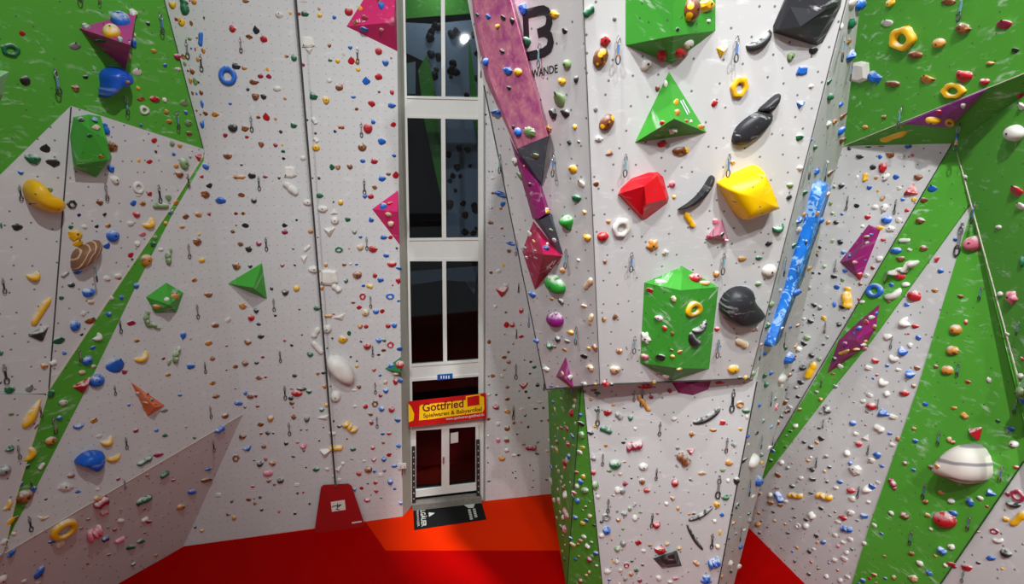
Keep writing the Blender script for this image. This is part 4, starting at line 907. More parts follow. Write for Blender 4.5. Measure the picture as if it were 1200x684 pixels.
90,5,38,16,w;275,44,32,28,R;310,10,36,30,b;237,98,48,46,n,d;425,66,36,30,b;170,120,36,34,r;282,136,44,34,b;353,140,44,42,r,s;205,172,34,32,n;212,233,32,32,R;393,216,46,36,b;60,262,100,60,y,k,-38;292,312,36,26,b;336,310,36,28,r;40,348,18,16,n;295,373,26,22,n;222,408,30,26,r;402,394,38,32,b;82,422,44,30,g;335,457,38,36,r;298,488,38,34,b;228,492,34,28,r,c,0;75,488,28,14,n;5,408,14,28,y;372,537,44,24,b;190,560,56,48,n,s;234,574,26,28,b;123,590,38,38,r;303,568,26,28,s;343,648,40,38,b;240,655,32,32,r;185,662,16,14,k;140,680,24,8,r;427,535,60,30,w,f;275,600,36,26,w,f;97,118,26,24,w;160,503,22,18,w;10,520,26,24,w
1090,38,22,20,k;1167,68,40,28,o;1088,120,44,44,R,c,40;1168,155,44,32,o;1038,38,24,24,w;1105,240,34,34,w;1166,274,40,40,n;1164,355,42,40,n;1103,358,30,34,p;1162,428,38,32,w;1128,482,46,32,o;1035,207,26,26,n;1037,645,30,16,k;1030,410,12,12,k;1033,325,14,16,w;1030,515,12,12,k
@600 456
120,57,22,22,k;92,180,20,24,k;70,140,42,28,w;166,135,34,18,k;192,92,30,20,t;220,130,18,18,k;207,222,20,14,k;114,263,20,24,k;36,310,20,16,k;66,230,16,16,o;14,235,22,26,n;82,382,26,20,n;132,410,80,38,R,l,0;180,370,26,26,s;178,450,30,22,k;46,462,28,18,k;18,462,42,24,w;248,435,24,22,t;128,532,14,14,k;150,568,14,12,k;5,585,14,18,k;27,620,14,16,k;243,632,20,18,k;25,575,12,12,k;150,640,12,12,k;98,15,20,24,k;50,10,14,14,k;260,15,75,22,R
345,5,80,24,g;425,8,42,34,b;575,5,50,20,n;598,28,48,28,g;510,15,24,26,s;555,70,32,28,o;447,78,34,40,t;440,118,24,36,w;367,142,26,42,w;305,140,16,40,y;293,85,28,30,b;293,182,18,26,b;425,165,34,58,r;350,70,18,40,n;486,180,24,26,b;447,238,18,22,w;487,240,42,48,k;305,248,16,20,y;325,275,16,24,w;352,270,34,38,n;392,280,36,52,r;372,238,14,16,y;430,330,38,46,b;495,320,38,52,G;305,335,14,20,b;371,347,20,24,w;320,370,32,40,n;400,385,30,50,r;320,425,26,55,y;495,408,38,30,y;477,440,32,42,w;432,395,20,22,r;290,410,20,40,s;405,470,26,46,b;395,495,30,40,w;380,520,38,60,r;375,552,24,34,p;280,550,28,48,b;315,542,14,20,w;332,578,28,34,t;457,583,30,26,r;505,612,32,34,y;488,645,30,44,b;355,618,24,30,w;347,650,24,30,w;280,645,26,65,w;460,672,26,26,w;370,675,22,18,t;412,660,12,30,s;470,10,20,24,k;255,215,18,30,n;265,360,14,30,w
672,163,62,54,r;596,140,34,26,g;712,110,30,20,o;750,183,56,46,s,l,-40;832,200,38,36,g;585,258,28,24,y;662,282,92,44,g,l,-20;550,307,50,34,k;658,395,28,26,o;783,373,32,24,k;860,395,120,60,R,k,12;977,53,34,32,R;1108,12,36,36,R;1138,208,44,34,w;866,275,26,22,w;1166,410,34,26,s;572,485,38,36,s;725,525,86,64,g,s;923,540,66,48,w,s;792,510,28,18,o;572,580,38,38,r,s;684,573,40,24,G;760,596,28,26,t;840,624,18,18,k;915,645,44,42,n,s;795,660,38,46,R;1145,655,52,52,r,s;578,665,36,40,G;925,95,150,40,o,l,-52;700,15,12,12,k;1185,475,55,70,n,l,-50;1155,535,16,24,s;790,130,24,16,s
@800 456
175,195,225,55,k,i,30;280,232,42,34,r,f;402,105,56,50,o,d;445,148,60,36,g,s;452,192,24,30,w;404,278,32,24,y;210,287,58,26,o;66,310,44,38,o;357,388,38,26,s,l,-35;55,437,56,48,r,t;15,500,75,40,n,l,-45;328,512,60,44,o;280,562,38,26,G;135,590,62,34,t;52,632,18,18,k;318,640,26,26,w;378,640,46,50,k;425,498,46,50,k;487,500,72,92,w,s,55;455,330,26,30,b;550,460,38,36,g;525,640,65,80,b;552,513,22,30,y;536,108,24,32,b;647,66,28,32,g;657,122,34,50,p,d;563,222,34,32,g;518,302,38,36,k;620,262,30,28,b;567,540,16,24,n;460,385,20,22,w
716,90,48,46,n;742,64,16,18,k;757,125,34,34,w;730,158,22,28,n;750,152,20,22,k;668,228,36,46,n;698,192,20,28,k;813,52,34,28,k;732,5,20,12,k;605,410,26,40,w;635,432,34,30,b;622,498,24,24,k;795,257,36,32,w;825,140,28,24,o;972,70,26,28,o;945,20,24,26,s;758,295,30,22,g;733,325,18,16,s;720,405,16,16,k
1018,138,38,70,k,l,-70;972,165,24,24,s;1038,203,14,14,k;960,272,24,20,k;976,346,46,40,k;855,372,28,26,k;902,406,36,38,k;945,374,26,32,o;888,500,26,28,o;904,478,16,22,w;910,565,36,38,k;1012,472,32,28,s;1033,546,28,26,k;918,630,42,36,k;1000,577,20,22,o;770,520,14,14,n;740,548,28,28,s;698,512,32,36,w;673,602,40,46,n;832,622,38,28,w;808,650,16,16,s;768,675,30,20,k;1015,648,22,24,k;1108,652,46,32,b;1160,448,36,48,w,s;1178,518,26,28,b;1185,552,18,16,R;1188,588,24,30,w;1190,235,32,38,b
@1000 456
115,42,48,38,w;240,30,36,44,w,l,-60;362,25,70,46,r,s;68,82,40,28,w;128,117,66,56,r,s;97,157,26,26,s;208,160,95,62,b,t;288,192,58,44,w;185,275,78,44,w,l,-30;87,250,16,16,r;8,237,28,28,b;260,310,34,26,b;26,312,34,34,w;84,340,58,46,w,t;42,382,42,44,r,s;282,388,38,34,w;172,463,56,46,b;132,500,46,46,w;206,540,28,24,b;38,560,62,54,w;175,655,32,30,w;122,672,26,24,b;8,603,20,20,w;325,348,38,40,n;5,92,20,12,s
512,104,36,36,b;710,132,42,28,o;785,185,54,36,o,l,-40;430,276,30,28,o;440,363,40,36,b;677,352,34,42,o;702,372,34,28,o;545,545,34,32,n;592,540,34,38,o;364,520,34,34,n;427,566,30,28,b;1018,222,38,34,g;1112,280,54,42,b;1132,384,62,54,w,s;868,312,100,100,r,t;1145,545,42,26,r;280,655,75,34,R,l,-60;1195,85,30,50,b;1185,20,60,80,G
Q
61.5 489 64 510;146.5 512 148 527;135.5 451 138 469;20 522 25 539;46 476 47 490;145 562 145 573;34.5 561 35.5 572;245.5 476 248 491;249 516 251 531;338.5 495 340.5 511;333.5 452 334 469;439.5 447 440 463;441.5 488 443 502;601.5 476 600.5 492;603 466 602.5 482;701 476 700 500;753 455 752 477;773.5 494 773 511;769.5 548 767 563;706.5 531 706 546;859.5 456 857 484;852 513 850 531;903.5 459 899.5 477;892 510 890 527;905 510 904.5 522;966.5 491 964.5 502;958.5 536 957 549;1031 467 1028 480;1019.5 521 1016.5 534;1103 505 1099 523;1176 547 1171 566;1193 469 1189 480;1085.5 567 1082 586;743.5 457 742 467;439 456 440 460
@0 570
58,128,90,40,y,c,60;165,65,110,110,n,s;230,20,40,60,b,l,65;75,240,40,72,y;105,222,30,45,o;30,388,50,60,w;78,465,70,45,b,l,55;275,600,105,65,b,s,65;15,645,55,75,w;172,662,38,36,w;265,672,40,30,w;460,12,100,45,w,l,25;547,36,44,28,b;322,88,26,22,k;300,222,90,42,t,t;445,292,210,100,y,o,35;363,388,52,34,b;420,405,65,36,t,l,25;690,80,60,40,o;712,108,125,50,R,l,35;728,180,58,36,p,l,25;850,162,24,20,o;1013,88,125,45,g,l,25;1015,158,24,22,R;848,238,46,36,w;1015,230,48,28,w,l,25;1043,248,46,34,R;660,325,125,70,p,k,32;740,365,58,30,B,l,30;808,300,28,24,R;760,286,20,22,G;620,228,34,28,s;570,292,28,22,n;840,375,75,30,p,l,28;918,427,66,46,g;995,382,60,44,g;766,477,28,22,R;1018,323,20,20,R;935,545,38,18,k,l,30;617,540,24,22,o;1095,483,28,20,o;690,18,40,24,w;95,330,40,30,t
@200 570
148,35,56,42,b,s;68,143,52,58,o;335,57,44,28,w,f;430,100,22,22,k;548,88,40,32,n;590,82,16,14,n;592,113,26,22,n;630,75,26,20,k;640,163,26,24,k;405,195,32,22,n;446,218,32,32,o;173,285,22,16,k;220,308,30,20,o;763,176,22,18,r;874,188,26,22,k;893,44,22,18,k;932,40,20,18,r;977,120,18,16,k;578,2,36,14,r
@400 570
142,10,30,26,r;243,30,34,32,r;376,14,26,22,b;280,78,20,16,g;418,114,30,20,b;180,94,48,26,r;95,20,22,22,b;210,58,10,14,n
@600 570
145,2,20,14,k;325,18,22,24,w;380,55,34,60,w;300,95,32,40,w;335,100,22,60,t;342,180,22,26,w;318,220,30,30,t;362,215,28,40,w;385,190,110,42,p,l,-65;378,300,34,60,p;350,285,20,45,k;320,365,20,40,n;375,410,16,20,o;358,455,20,26,o;372,512,22,34,k;295,235,12,14,y;365,10,28,34,r;440,42,32,44,p;358,345,18,20,g;515,25,50,48,G,s;462,98,30,38,b;520,140,20,20,o;545,105,14,18,G;498,165,14,18,G;447,215,32,36,b;500,255,42,36,y;548,205,30,32,t;525,235,36,34,b;578,270,28,24,k;508,352,28,38,w;486,378,26,30,p;430,405,30,50,t;465,402,18,24,o;535,418,36,26,w,l,-40;562,392,20,28,G;590,465,34,36,b;565,488,26,30,G;545,508,36,42,R;470,490,22,22,r;448,510,22,24,b;597,555,24,24,w;545,600,18,26,o;522,620,26,18,t;482,660,26,30,r;430,70,14,60,g;415,360,18,34,b;462,5,24,14,w
742,20,44,42,w;775,28,46,42,s;590,8,40,22,G;950,22,52,38,r;605,72,30,34,w;715,62,14,16,o;1128,80,34,28,o;1086,118,30,26,w;1166,152,24,28,o;862,125,20,34,s,l,55;828,158,30,38,G;740,173,20,24,s;788,188,44,36,s;903,180,30,20,G;864,216,38,38,w;665,210,60,52,s,d;748,232,36,28,o;630,245,30,28,k;1022,188,26,16,r;1015,265,54,48,r;665,305,56,52,b,s;630,342,42,36,w;780,295,22,20,G;888,390,48,50,r;780,395,42,44,s;738,436,42,34,G;700,370,16,16,n;925,448,36,26,w;970,412,34,22,o;1090,402,34,34,t;1042,443,90,52,r;1175,432,30,28,y;740,525,36,36,w;715,525,14,30,y;804,548,38,38,R,d;843,522,26,26,g;918,548,26,28,n;672,592,50,36,w;762,588,34,34,w;876,582,36,36,g;837,612,32,32,o;684,653,28,24,b;798,645,34,34,s;900,654,36,36,R;1030,640,40,34,w;1110,670,42,26,w;1150,642,48,36,p;755,680,20,12,o
@800 570
130,195,200,34,k,c,30;80,358,215,30,k,c,-58;300,73,56,36,g,s;238,128,46,50,y;78,188,34,24,n;48,192,24,14,o;275,195,34,26,b;224,240,28,22,w;356,250,48,38,o;262,320,18,38,y;245,418,38,30,t;220,530,90,62,b,k,20;97,535,46,30,o,l,-35;165,655,80,70,b,x;322,362,26,24,b;343,192,28,26,k;380,132,44,48,k,d;462,187,38,30,g;402,215,20,16,w;363,288,20,16,s;374,328,22,22,k;292,475,26,24,k;350,445,36,26,s;402,420,44,44,b;330,538,48,52,w;390,560,30,46,w;336,590,40,32,g;275,630,34,30,o;490,70,36,40,w;425,10,34,24,s;430,305,36,30,w;465,235,22,40,s;370,660,16,30,w;278,550,14,20,k;307,675,18,18,g
665,10,34,20,n;540,48,30,30,o;618,58,30,40,w;683,75,85,38,b,l,-60;620,115,40,38,n;692,128,38,30,n;728,106,34,34,w;795,62,105,44,y,k,-8;905,44,28,26,k;998,68,120,50,y,k,-15;778,5,24,14,k;570,162,14,16,k;638,180,20,20,k;774,152,14,14,k;538,188,28,26,o;792,215,20,20,k;530,265,38,36,o;552,243,20,16,n;597,285,14,14,k;650,240,18,24,o;728,262,18,22,o;757,238,12,14,B;742,325,22,24,k;815,275,34,40,w,d;867,275,40,46,w;868,232,34,30,k;912,203,40,54,w,l,-55;975,152,36,34,k;1072,177,18,16,k;1034,203,20,20,g;1128,222,52,44,r;1092,248,42,34,w;1155,298,78,46,b,k,-10;1185,25,60,44,r;1080,10,36,30,w;1175,185,36,50,w;943,345,34,32,k;990,390,40,32,b;948,392,20,20,o;1072,342,36,36,w;1134,390,32,32,w;1180,372,40,40,w;1095,415,24,28,p;805,430,22,26,o;772,455,18,16,b;892,457,26,38,k;922,440,28,30,w;790,522,18,26,k;905,530,14,24,r;1030,538,18,18,b;958,576,24,18,g;890,615,26,28,k;1012,630,28,36,w;1092,588,18,22,r;1075,515,36,38,w;1140,508,44,52,w;1154,463,34,34,w;1110,658,32,38,w;1160,635,34,38,w;695,430,20,14,k;1192,440,16,28,g;543,325,18,20,k;1190,85,34,40,w
@1000 570
650,232,152,132,r,s;290,12,32,28,R;620,42,42,38,o;960,40,80,58,b,t;1130,128,108,46,k,c,-5;1088,52,32,36,R;1165,60,95,95,R,d;690,100,48,40,w,s;895,82,40,40,w;827,110,54,58,b;940,140,24,24,r;1075,228,48,44,y;1165,225,145,65,y,l,42;708,188,52,56,b;510,107,40,34,o;525,200,36,40,o;270,187,30,40,w;366,205,58,40,n,l,-30;148,270,32,36,w;198,330,26,26,b;80,398,28,36,w;995,312,62,46,R,d;1022,380,74,40,w,c,0;882,318,26,20,o;1075,465,80,70,k;968,503,70,40,b;882,537,40,24,k;1048,575,22,20,y;803,572,78,56,r;688,545,66,38,r;713,562,32,28,R;650,553,26,36,w;690,423,48,46,w;628,452,68,42,b,l,-35;580,488,22,28,o;548,298,22,32,w;410,470,46,38,n;473,540,38,54,w;540,605,32,46,b;428,645,70,54,t;150,620,36,36,o;288,637,30,36,o;115,645,22,26,r;72,660,30,42,b;222,490,20,22,r;228,645,20,24,b;35,680,30,14,b;160,676,20,14,r;95,20,54,56,w,c,-60;80,205,52,42,b;108,108,32,30,w;30,238,24,24,s;12,92,22,28,w;140,10,40,24,b;5,200,14,22,w
Q
33.5 605 38 624;145.5 570 148 578;84 610 84 610;713 584 714 602;764.5 601 764 619;843 557 841 586;835 625 834 644;867.5 618 865 636;878.5 562 876 583;1085 566 1081 585;1070 622 1064 640;1138 605 1133 623;1131 669 1125 684;1008 570 1006 585
"""

# ------------------------------------------------------------------ hold shapes, unit sized: x and y in -.5 .. .5, z out of the wall
rng = random.Random(7)
def cap_shape(rfun, zfun, segs=12, rings=4, peak=(0, 0), seed=0, jit=0.0):
    r = random.Random(seed)
    vs_, fs = [], []
    for k in range(rings):
        ph = k / rings * math.pi / 2
        for i in range(segs):
            th = 2 * math.pi * i / segs
            rr = math.cos(ph) ** .8 * rfun(th) * .5 * (1 + r.uniform(-jit, jit))
            z = math.sin(ph) * zfun(th)
            vs_.append(Vector((rr * math.cos(th) + peak[0] * z, rr * math.sin(th) + peak[1] * z, z)))
    vs_.append(Vector((peak[0], peak[1], 1.0)))
    for k in range(rings - 1):
        for i in range(segs):
            fs.append([k * segs + i, k * segs + (i + 1) % segs, (k + 1) * segs + (i + 1) % segs, (k + 1) * segs + i])
    k = (rings - 1) * segs
    fs += [[k + i, k + (i + 1) % segs, len(vs_) - 1] for i in range(segs)]
    return vs_, fs
def tube_shape(spine, rad, segs=8):
    """spine points (x, y) with radii, half sunk in the wall"""
    vs_, fs = [], []
    n = len(spine)
    for i, (x, y) in enumerate(spine):
        x0, y0 = spine[max(i - 1, 0)]; x1, y1 = spine[min(i + 1, n - 1)]
        tx, ty = x1 - x0, y1 - y0
        l = math.hypot(tx, ty) or 1
        sx, sy = -ty / l, tx / l
        for k in range(segs + 1):
            a_ = math.pi * k / segs
            vs_.append(Vector((x + sx * math.cos(a_) * rad[i], y + sy * math.cos(a_) * rad[i], math.sin(a_) * rad[i] * 2)))
    m = segs + 1
    for i in range(n - 1):
        for k in range(segs):
            fs.append([i * m + k, i * m + k + 1, (i + 1) * m + k + 1, (i + 1) * m + k])
    fs.append(list(range(m))); fs.append(list(range((n - 1) * m, n * m)))
    return vs_, fs
def ring_shape(lobes, hole=.46, seed=0, cx=0.0, cy=0.0):
    r = random.Random(seed)
    S = 20
    vs_, fs = [], []
    prof = [(0, 0), (.0, .55), (.22, .95), (.6, 1.0), (.92, .7), (1.0, .15)]
    for i in range(S):
        th = 2 * math.pi * i / S
        ro = .5 * (1 + .09 * math.cos(lobes * th + r.random() * .4)) if lobes else .5
        ri = .5 * hole
        for u, z in prof:
            rr = ro + (ri - ro) * u
            vs_.append(Vector((rr * math.cos(th) + cx * u, rr * math.sin(th) + cy * u, z)))
    m = len(prof)
    for i in range(S):
        j = (i + 1) % S
        for k in range(m - 1):
            fs.append([i * m + k, j * m + k, j * m + k + 1, i * m + k + 1])
    return vs_, fs
def wob(seed, amp, n=3):
    r = random.Random(seed)
    t = [(k + 1, r.uniform(-amp, amp) / (k * .5 + 1), r.uniform(0, 6.28)) for k in range(n)]
    return lambda th: 1 + sum(a_ * math.cos(k * th + p) for k, a_, p in t)
PROTO = {}
def proto(kind, var):
    key = (kind, var)
    if key in PROTO:
        return PROTO[key]
    sm = True
    if kind == 'b':
        st = var % 4
        if st == 3:         # broken facets
            sm = False
            v, f = cap_shape(wob(var, .2, 4), lambda t: 1, 7, 3, (.1 * (-1) ** (var // 4), .12), var, .16)
        elif st == 0:
            v, f = cap_shape(wob(var, .24, 5), lambda t: 1, 11, 4, (0, .22), var, .10)
        elif st == 1:       # jug: fat lower lip, cut off above
            v, f = cap_shape(lambda t, w=wob(var, .18, 4): w(t) * (1.0 if math.sin(t) < .1 else .82), lambda t: 1 + .25 * math.sin(t), 12, 4, (.05, .28), var, .04)
        else:               # edge: bean shaped
            v, f = cap_shape(lambda t, w=wob(var, .16, 4): w(t) * (1 - .28 * max(0, math.sin(t)) ** 3), lambda t: 1, 12, 4, (.08 * (-1) ** var, -.1), var, .05)
    elif kind in 's':
        v, f = cap_shape(wob(var, .06), lambda t: 1, 16, 5, (0, 0), var)
    elif kind in 'ep':
        v, f = cap_shape(lambda t: 1 + .06 * math.cos(t), lambda t: 1, 18, 6)
    elif kind == 'd' or kind == 'o':
        v, f = ring_shape((0, 6, 3, 5)[var % 4], .46 if kind == 'd' else .5, var, 0, -.03 if kind == 'd' else -.06)
    elif kind == 'c' or kind == 'i':
        N = 11
        xs = [-.5 + i / (N - 1) for i in range(N)]
        v, f = tube_shape([(x * .97, (4 * x * x) * .42 - .2) for x in xs], [.04 + .26 * math.sqrt(max(0, math.cos(x * math.pi))) for x in xs], 6)
    elif kind == 'j':
        N = 15
        xs = [-.5 + i / (N - 1) for i in range(N)]
        v, f = tube_shape([(x * .97, .28 * abs(math.sin(x * 6.3)) * (1 if x > 0 else .6) - .1 + .3 * max(0, x) ) for x in xs], [.1 + .1 * (abs(x) > .4) + .05 * (abs(x) < .07) for x in xs], 6)
    elif kind == 'l':
        N = 9
        xs = [-.5 + i / (N - 1) for i in range(N)]
        r = random.Random(var)
        b0 = r.uniform(-.12, .12)
        v, f = tube_shape([(x, b0 * (4 * x * x - .5)) for x in xs], [(.14 if i in (0, N - 1) else .38 + .04 * r.uniform(-1, 1)) for i, x in enumerate(xs)], 6)
    elif kind == 'u' or kind == 'r':
        N = 9
        xs = [-.5 + i / (N - 1) for i in range(N)]
        v, f = tube_shape([(x, 0) for x in xs], [(.14 if i == 0 else (.46 * math.sqrt(max(0.04, 1 - ((x + .15) / .36) ** 2)) if x < -.0 else .42 * (1 - x / .62)) + .03) for i, x in enumerate(xs)], 8)
    elif kind == 'k':
        N = 17
        xs = [-.5 + i / (N - 1) for i in range(N)]
        v, f = tube_shape([(x, .05 * math.sin(x * 9)) for x in xs], [.12 + .28 * abs(math.sin((x + .5) * math.pi * 3)) ** .6 for x in xs], 6)
    elif kind == 'y':
        N = 13
        xs = [-.5 + i / (N - 1) for i in range(N)]
        v, f = tube_shape([(x, .12 * math.sin(x * 7)) for x in xs], [.14 + .3 * abs(math.sin((x + .5) * math.pi * 2.5)) ** .7 * (1 - .4 * (x + .5)) for x in xs], 6)
    elif kind == 'x':
        v, f = cap_shape(lambda t: .86 + .2 * math.cos(5 * t + 1.57), lambda t: 1, 20, 4, (0, 0), var)
    elif kind == 'w':
        v, f = cap_shape(lambda t: 1 - .14 * abs(math.cos(t)) ** 6 + .04 * math.cos(7 * t), lambda t: 1, 18, 5, (0, 0), var, .05)
    elif kind == 'h':
        v, f = cap_shape(lambda t: .92 + .1 * math.cos(9 * t), lambda t: 1 + .12 * math.cos(9 * t), 27, 4, (0, .2), var)
    elif kind == 't':
        sm = False
        r = random.Random(var)
        p = [Vector((-.5, -.42, 0)), Vector((.5, -.34, 0)), Vector((.04, .5, 0))]
        if var % 2: p = [Vector((-.5, .3, 0)), Vector((.5, .42, 0)), Vector((.0, -.5, 0))]
        if var % 4 == 2: p = [Vector((-.5, -.1, 0)), Vector((.5, .5, 0)), Vector((.3, -.5, 0))]
        base = []
        for i in range(3):
            q, o_, s = p[i], p[i - 1], p[(i + 1) % 3]
            base += [q.lerp(o_, .1), q.lerp(s, .1)]
        ap = Vector((r.uniform(-.08, .08), r.uniform(-.14, .05), 1))
        up = [b_.lerp(ap, .12) + Vector((0, 0, .18)) for b_ in base]
        top = [b_.lerp(Vector((ap.x, ap.y, 0)), .8) + Vector((0, 0, 1)) for b_ in base]
        v = base + up + top
        f = [[i, (i + 1) % 6, 6 + (i + 1) % 6, 6 + i] for i in range(6)] + [[6 + i, 6 + (i + 1) % 6, 12 + (i + 1) % 6, 12 + i] for i in range(6)] + [list(range(12, 18))]
    elif kind == 'f':
        sm = False
        r = random.Random(var)
        q = [(-.5, -.4), (-.38, .45), (.0, .5), (.42, .42), (.5, -.3), (.1, -.5)]
        base = [Vector((x, y, 0)) for x, y in q]
        mid = [Vector((x, y, .6)) for x, y in q]
        top = [Vector((x * .7, y * .7, 1)) for x, y in q]
        v = base + mid + top
        f = [[i, (i + 1) % 6, 6 + (i + 1) % 6, 6 + i] for i in range(6)] + [[6 + i, 6 + (i + 1) % 6, 12 + (i + 1) % 6, 12 + i] for i in range(6)] + [list(range(12, 18))]
    # fit to the unit square
    x0 = min(p.x for p in v); x1 = max(p.x for p in v); y0 = min(p.y for p in v); y1 = max(p.y for p in v); z1 = max(p.z for p in v)
    v = [Vector(((p.x - x0) / (x1 - x0) - .5, (p.y - y0) / (y1 - y0) - .5, p.z / z1)) for p in v]
    PROTO[key] = (v, f, sm)
    return PROTO[key]
NVAR = {'b': 16, 's': 3, 'd': 4, 't': 6, 'l': 5, 'f': 2}
DEPTH = {'b': .46, 's': .48, 'e': .45, 'p': .45, 'd': .24, 'o': .26, 'c': .55, 'i': .4, 'j': .7, 'l': .55, 'u': .6, 'r': .6, 'k': .6, 'y': .7, 'x': .3, 'w': .5, 'h': .4, 't': .45, 'f': .22}
BVH = BVHTree.FromPolygons(BV, BT)
holds, draws = [], []
ox = oy = 0
mode = 'h'
for line in DATA.strip().splitlines():
    if line.startswith('@'):
        ox, oy = (float(t) for t in line[1:].split()); mode = 'h'; continue
    if line == 'Q':
        mode = 'q'; continue
    for it in line.split(';'):
        if not it.strip(): continue
        if mode == 'h':
            t = it.split(',')
            x, y, w, h = (float(k) / 6 for k in t[:4])
            kind = t[5] if len(t) > 5 else 'b'
            rot = float(t[6]) if len(t) > 6 else 0.0
            if kind in 'lc' and abs(rot) > 45 and h > w: w, h = h, w
            holds.append([ox + x, oy + y, w, h, t[4], kind, rot])
        else:
            draws.append([float(k) for k in it.split()])
# a hold cut by a tile border was read twice: join the halves
def near_edge(v, step):
    return min(v % step, step - v % step)
alive = []
for hd_ in holds:
    for o_ in alive:
        if o_[4] != hd_[4] or abs(o_[0] - hd_[0]) > 9 or abs(o_[1] - hd_[1]) > 9: continue
        over_y = near_edge(hd_[1], 114) < hd_[3] * .5 + 1.5 and near_edge(o_[1], 114) < o_[3] * .5 + 1.5 and int(hd_[1] // 114) != int(o_[1] // 114) and abs(o_[0] - hd_[0]) < 5
        over_x = near_edge(hd_[0], 200) < hd_[2] * .5 + 1.5 and near_edge(o_[0], 200) < o_[2] * .5 + 1.5 and int(hd_[0] // 200) != int(o_[0] // 200) and abs(o_[1] - hd_[1]) < 5
        if over_x or over_y:
            b_ = [min(o_[0] - o_[2] / 2, hd_[0] - hd_[2] / 2), max(o_[0] + o_[2] / 2, hd_[0] + hd_[2] / 2), min(o_[1] - o_[3] / 2, hd_[1] - hd_[3] / 2), max(o_[1] + o_[3] / 2, hd_[1] + hd_[3] / 2)]
            o_[0], o_[1], o_[2], o_[3] = (b_[0] + b_[1]) / 2, (b_[2] + b_[3]) / 2, b_[1] - b_[0], b_[3] - b_[2]
            break
    else:
        alive.append(hd_)
holds = alive
COLN = {'r': 'red', 'R': 'crimson', 'k': 'black', 'w': 'white', 'y': 'yellow', 'o': 'ochre', 'b': 'blue', 'B': 'navy blue', 'g': 'dark green', 'G': 'sage green',
        'n': 'brown', 'p': 'pink', 'L': 'bright green', 'm': 'purple', 't': 'tan', 's': 'grey'}
SHAPE = {'b': 'rounded', 's': 'smooth domed', 'e': 'spotted egg shaped', 'p': 'spotted egg shaped', 'd': 'ring shaped', 'o': 'ring shaped', 'c': 'crescent', 'i': 'blade shaped',
         'j': 'wavy', 'l': 'bar shaped', 'u': 'drop shaped', 'r': 'drop shaped', 'k': 'caterpillar', 'y': 'knobbly', 'x': 'star shaped', 'w': 'walnut shaped', 'h': 'fan shaped', 't': 'three cornered', 'f': 'flat'}
KNAME = {'d': 'ring_hold', 'o': 'ring_hold', 'c': 'crescent_hold', 'i': 'crescent_hold', 'l': 'bar_hold', 'k': 'caterpillar_hold', 'y': 'caterpillar_hold', 'j': 'bar_hold', 't': 'pyramid_hold', 'e': 'egg_hold', 'p': 'egg_hold',
         'u': 'drop_hold', 'r': 'drop_hold', 'x': 'star_hold', 'w': 'walnut_hold'}
WHERE = {'back': 'on the grey back wall', 'glazing_side': 'on the grey wall right of the door', 'left_low': 'on the grey panel beside the green strip', 'green_strip': 'on the narrow green strip of the left wall',
         'left_mid': 'on the grey panel left of the green strip', 'left_edge': 'on the grey end panel of the left wall', 'left_bottom': 'on the low grey panel of the left wall', 'left_green': 'on the green left panel',
         'left_kick': 'on the lowest leaning grey panel', 'tower_front': 'on the tower front', 'tower_left': 'on the left tower panel', 'tower_right': 'on the tower side', 'tower_foot': 'on the tower foot',
         'tower_green': 'on the green corner of the tower foot', 'right_back': 'on the grey wall behind the tower', 'right_strip': 'on the slanting green strip', 'right_grey': 'on the grey panel between green ones',
         'right_green': 'on the big green lower panel', 'right_corner': 'on the grey corner panel', 'right_overhang': 'on the green overhang', 'right_soffit': 'under the green overhang edge', 'right_flap': 'on the proud green panel'}
def place(x, y, w, h, kind, rot):
    d_ = ray(x, y)
    loc, n, idx, dist = BVH.ray_cast(CAM, d_)
    if loc is None: return None
    own = BOWN[idx]
    if n.dot(d_) > 0: n = -n
    th = RAD(rot)
    ux, uy = math.cos(th), -math.sin(th)
    pl = Plane.__new__(Plane); pl.p = loc; pl.n = n
    L = pl.at(x + ux * 1.5, y + uy * 1.5) - loc
    X = L.normalized() if L.length > 1e-6 else Vector((1, 0, 0))
    Y = n.cross(X)
    vd = abs((ROT.transposed() @ (loc - CAM)).z)
    ppm = F / vd
    def ppx(v):
        a_ = px_of(loc + v * .05); b_ = px_of(loc)
        return max(math.hypot(a_[0] - b_[0], a_[1] - b_[1]) / .05, ppm * .5)
    sx, sy = w / ppx(X), h / ppx(Y)
    lim = 1.6 * max(w, h) / ppm
    sx, sy = min(sx, lim), min(sy, lim)
    sz = min(sx, sy) * DEPTH[kind]
    R3 = Matrix((X, Y, n)).transposed()
    return loc, R3, (sx, sy, sz), own, ppm
placed = []
for i, (x, y, w, h, col, kind, rot) in enumerate(holds):
    if y > 683.5 or x > 1199.5: continue
    r = place(x, y, w, h, kind, rot)
    if r is None: continue
    placed.append(dict(px=(x, y), w=w, h=h, col=col, kind=kind, area=w * h, T=r, var=(i * 7 + int(x)) % NVAR.get(kind, 1)))
big = [p for p in placed]
plainb = sorted([p for p in big if p['kind'] not in KNAME], key=lambda p: -p['area'])
keep = set(id(p) for p in plainb[:300])
ind = [p for p in big if (p['kind'] in KNAME and p['w'] * p['h'] > 14) or id(p) in keep]
indset = set(id(p) for p in ind)
MCACHE = {}
def hold_mesh(kind, var, matkey):
    k = (kind, var, matkey)
    if k not in MCACHE:
        v, f, sm = proto(kind, var)
        me = mesh(KNAME.get(kind, 'climbing_hold'), v, f, sm)
        me.materials.append(HOLD[matkey])
        MCACHE[k] = me
    return MCACHE[k]
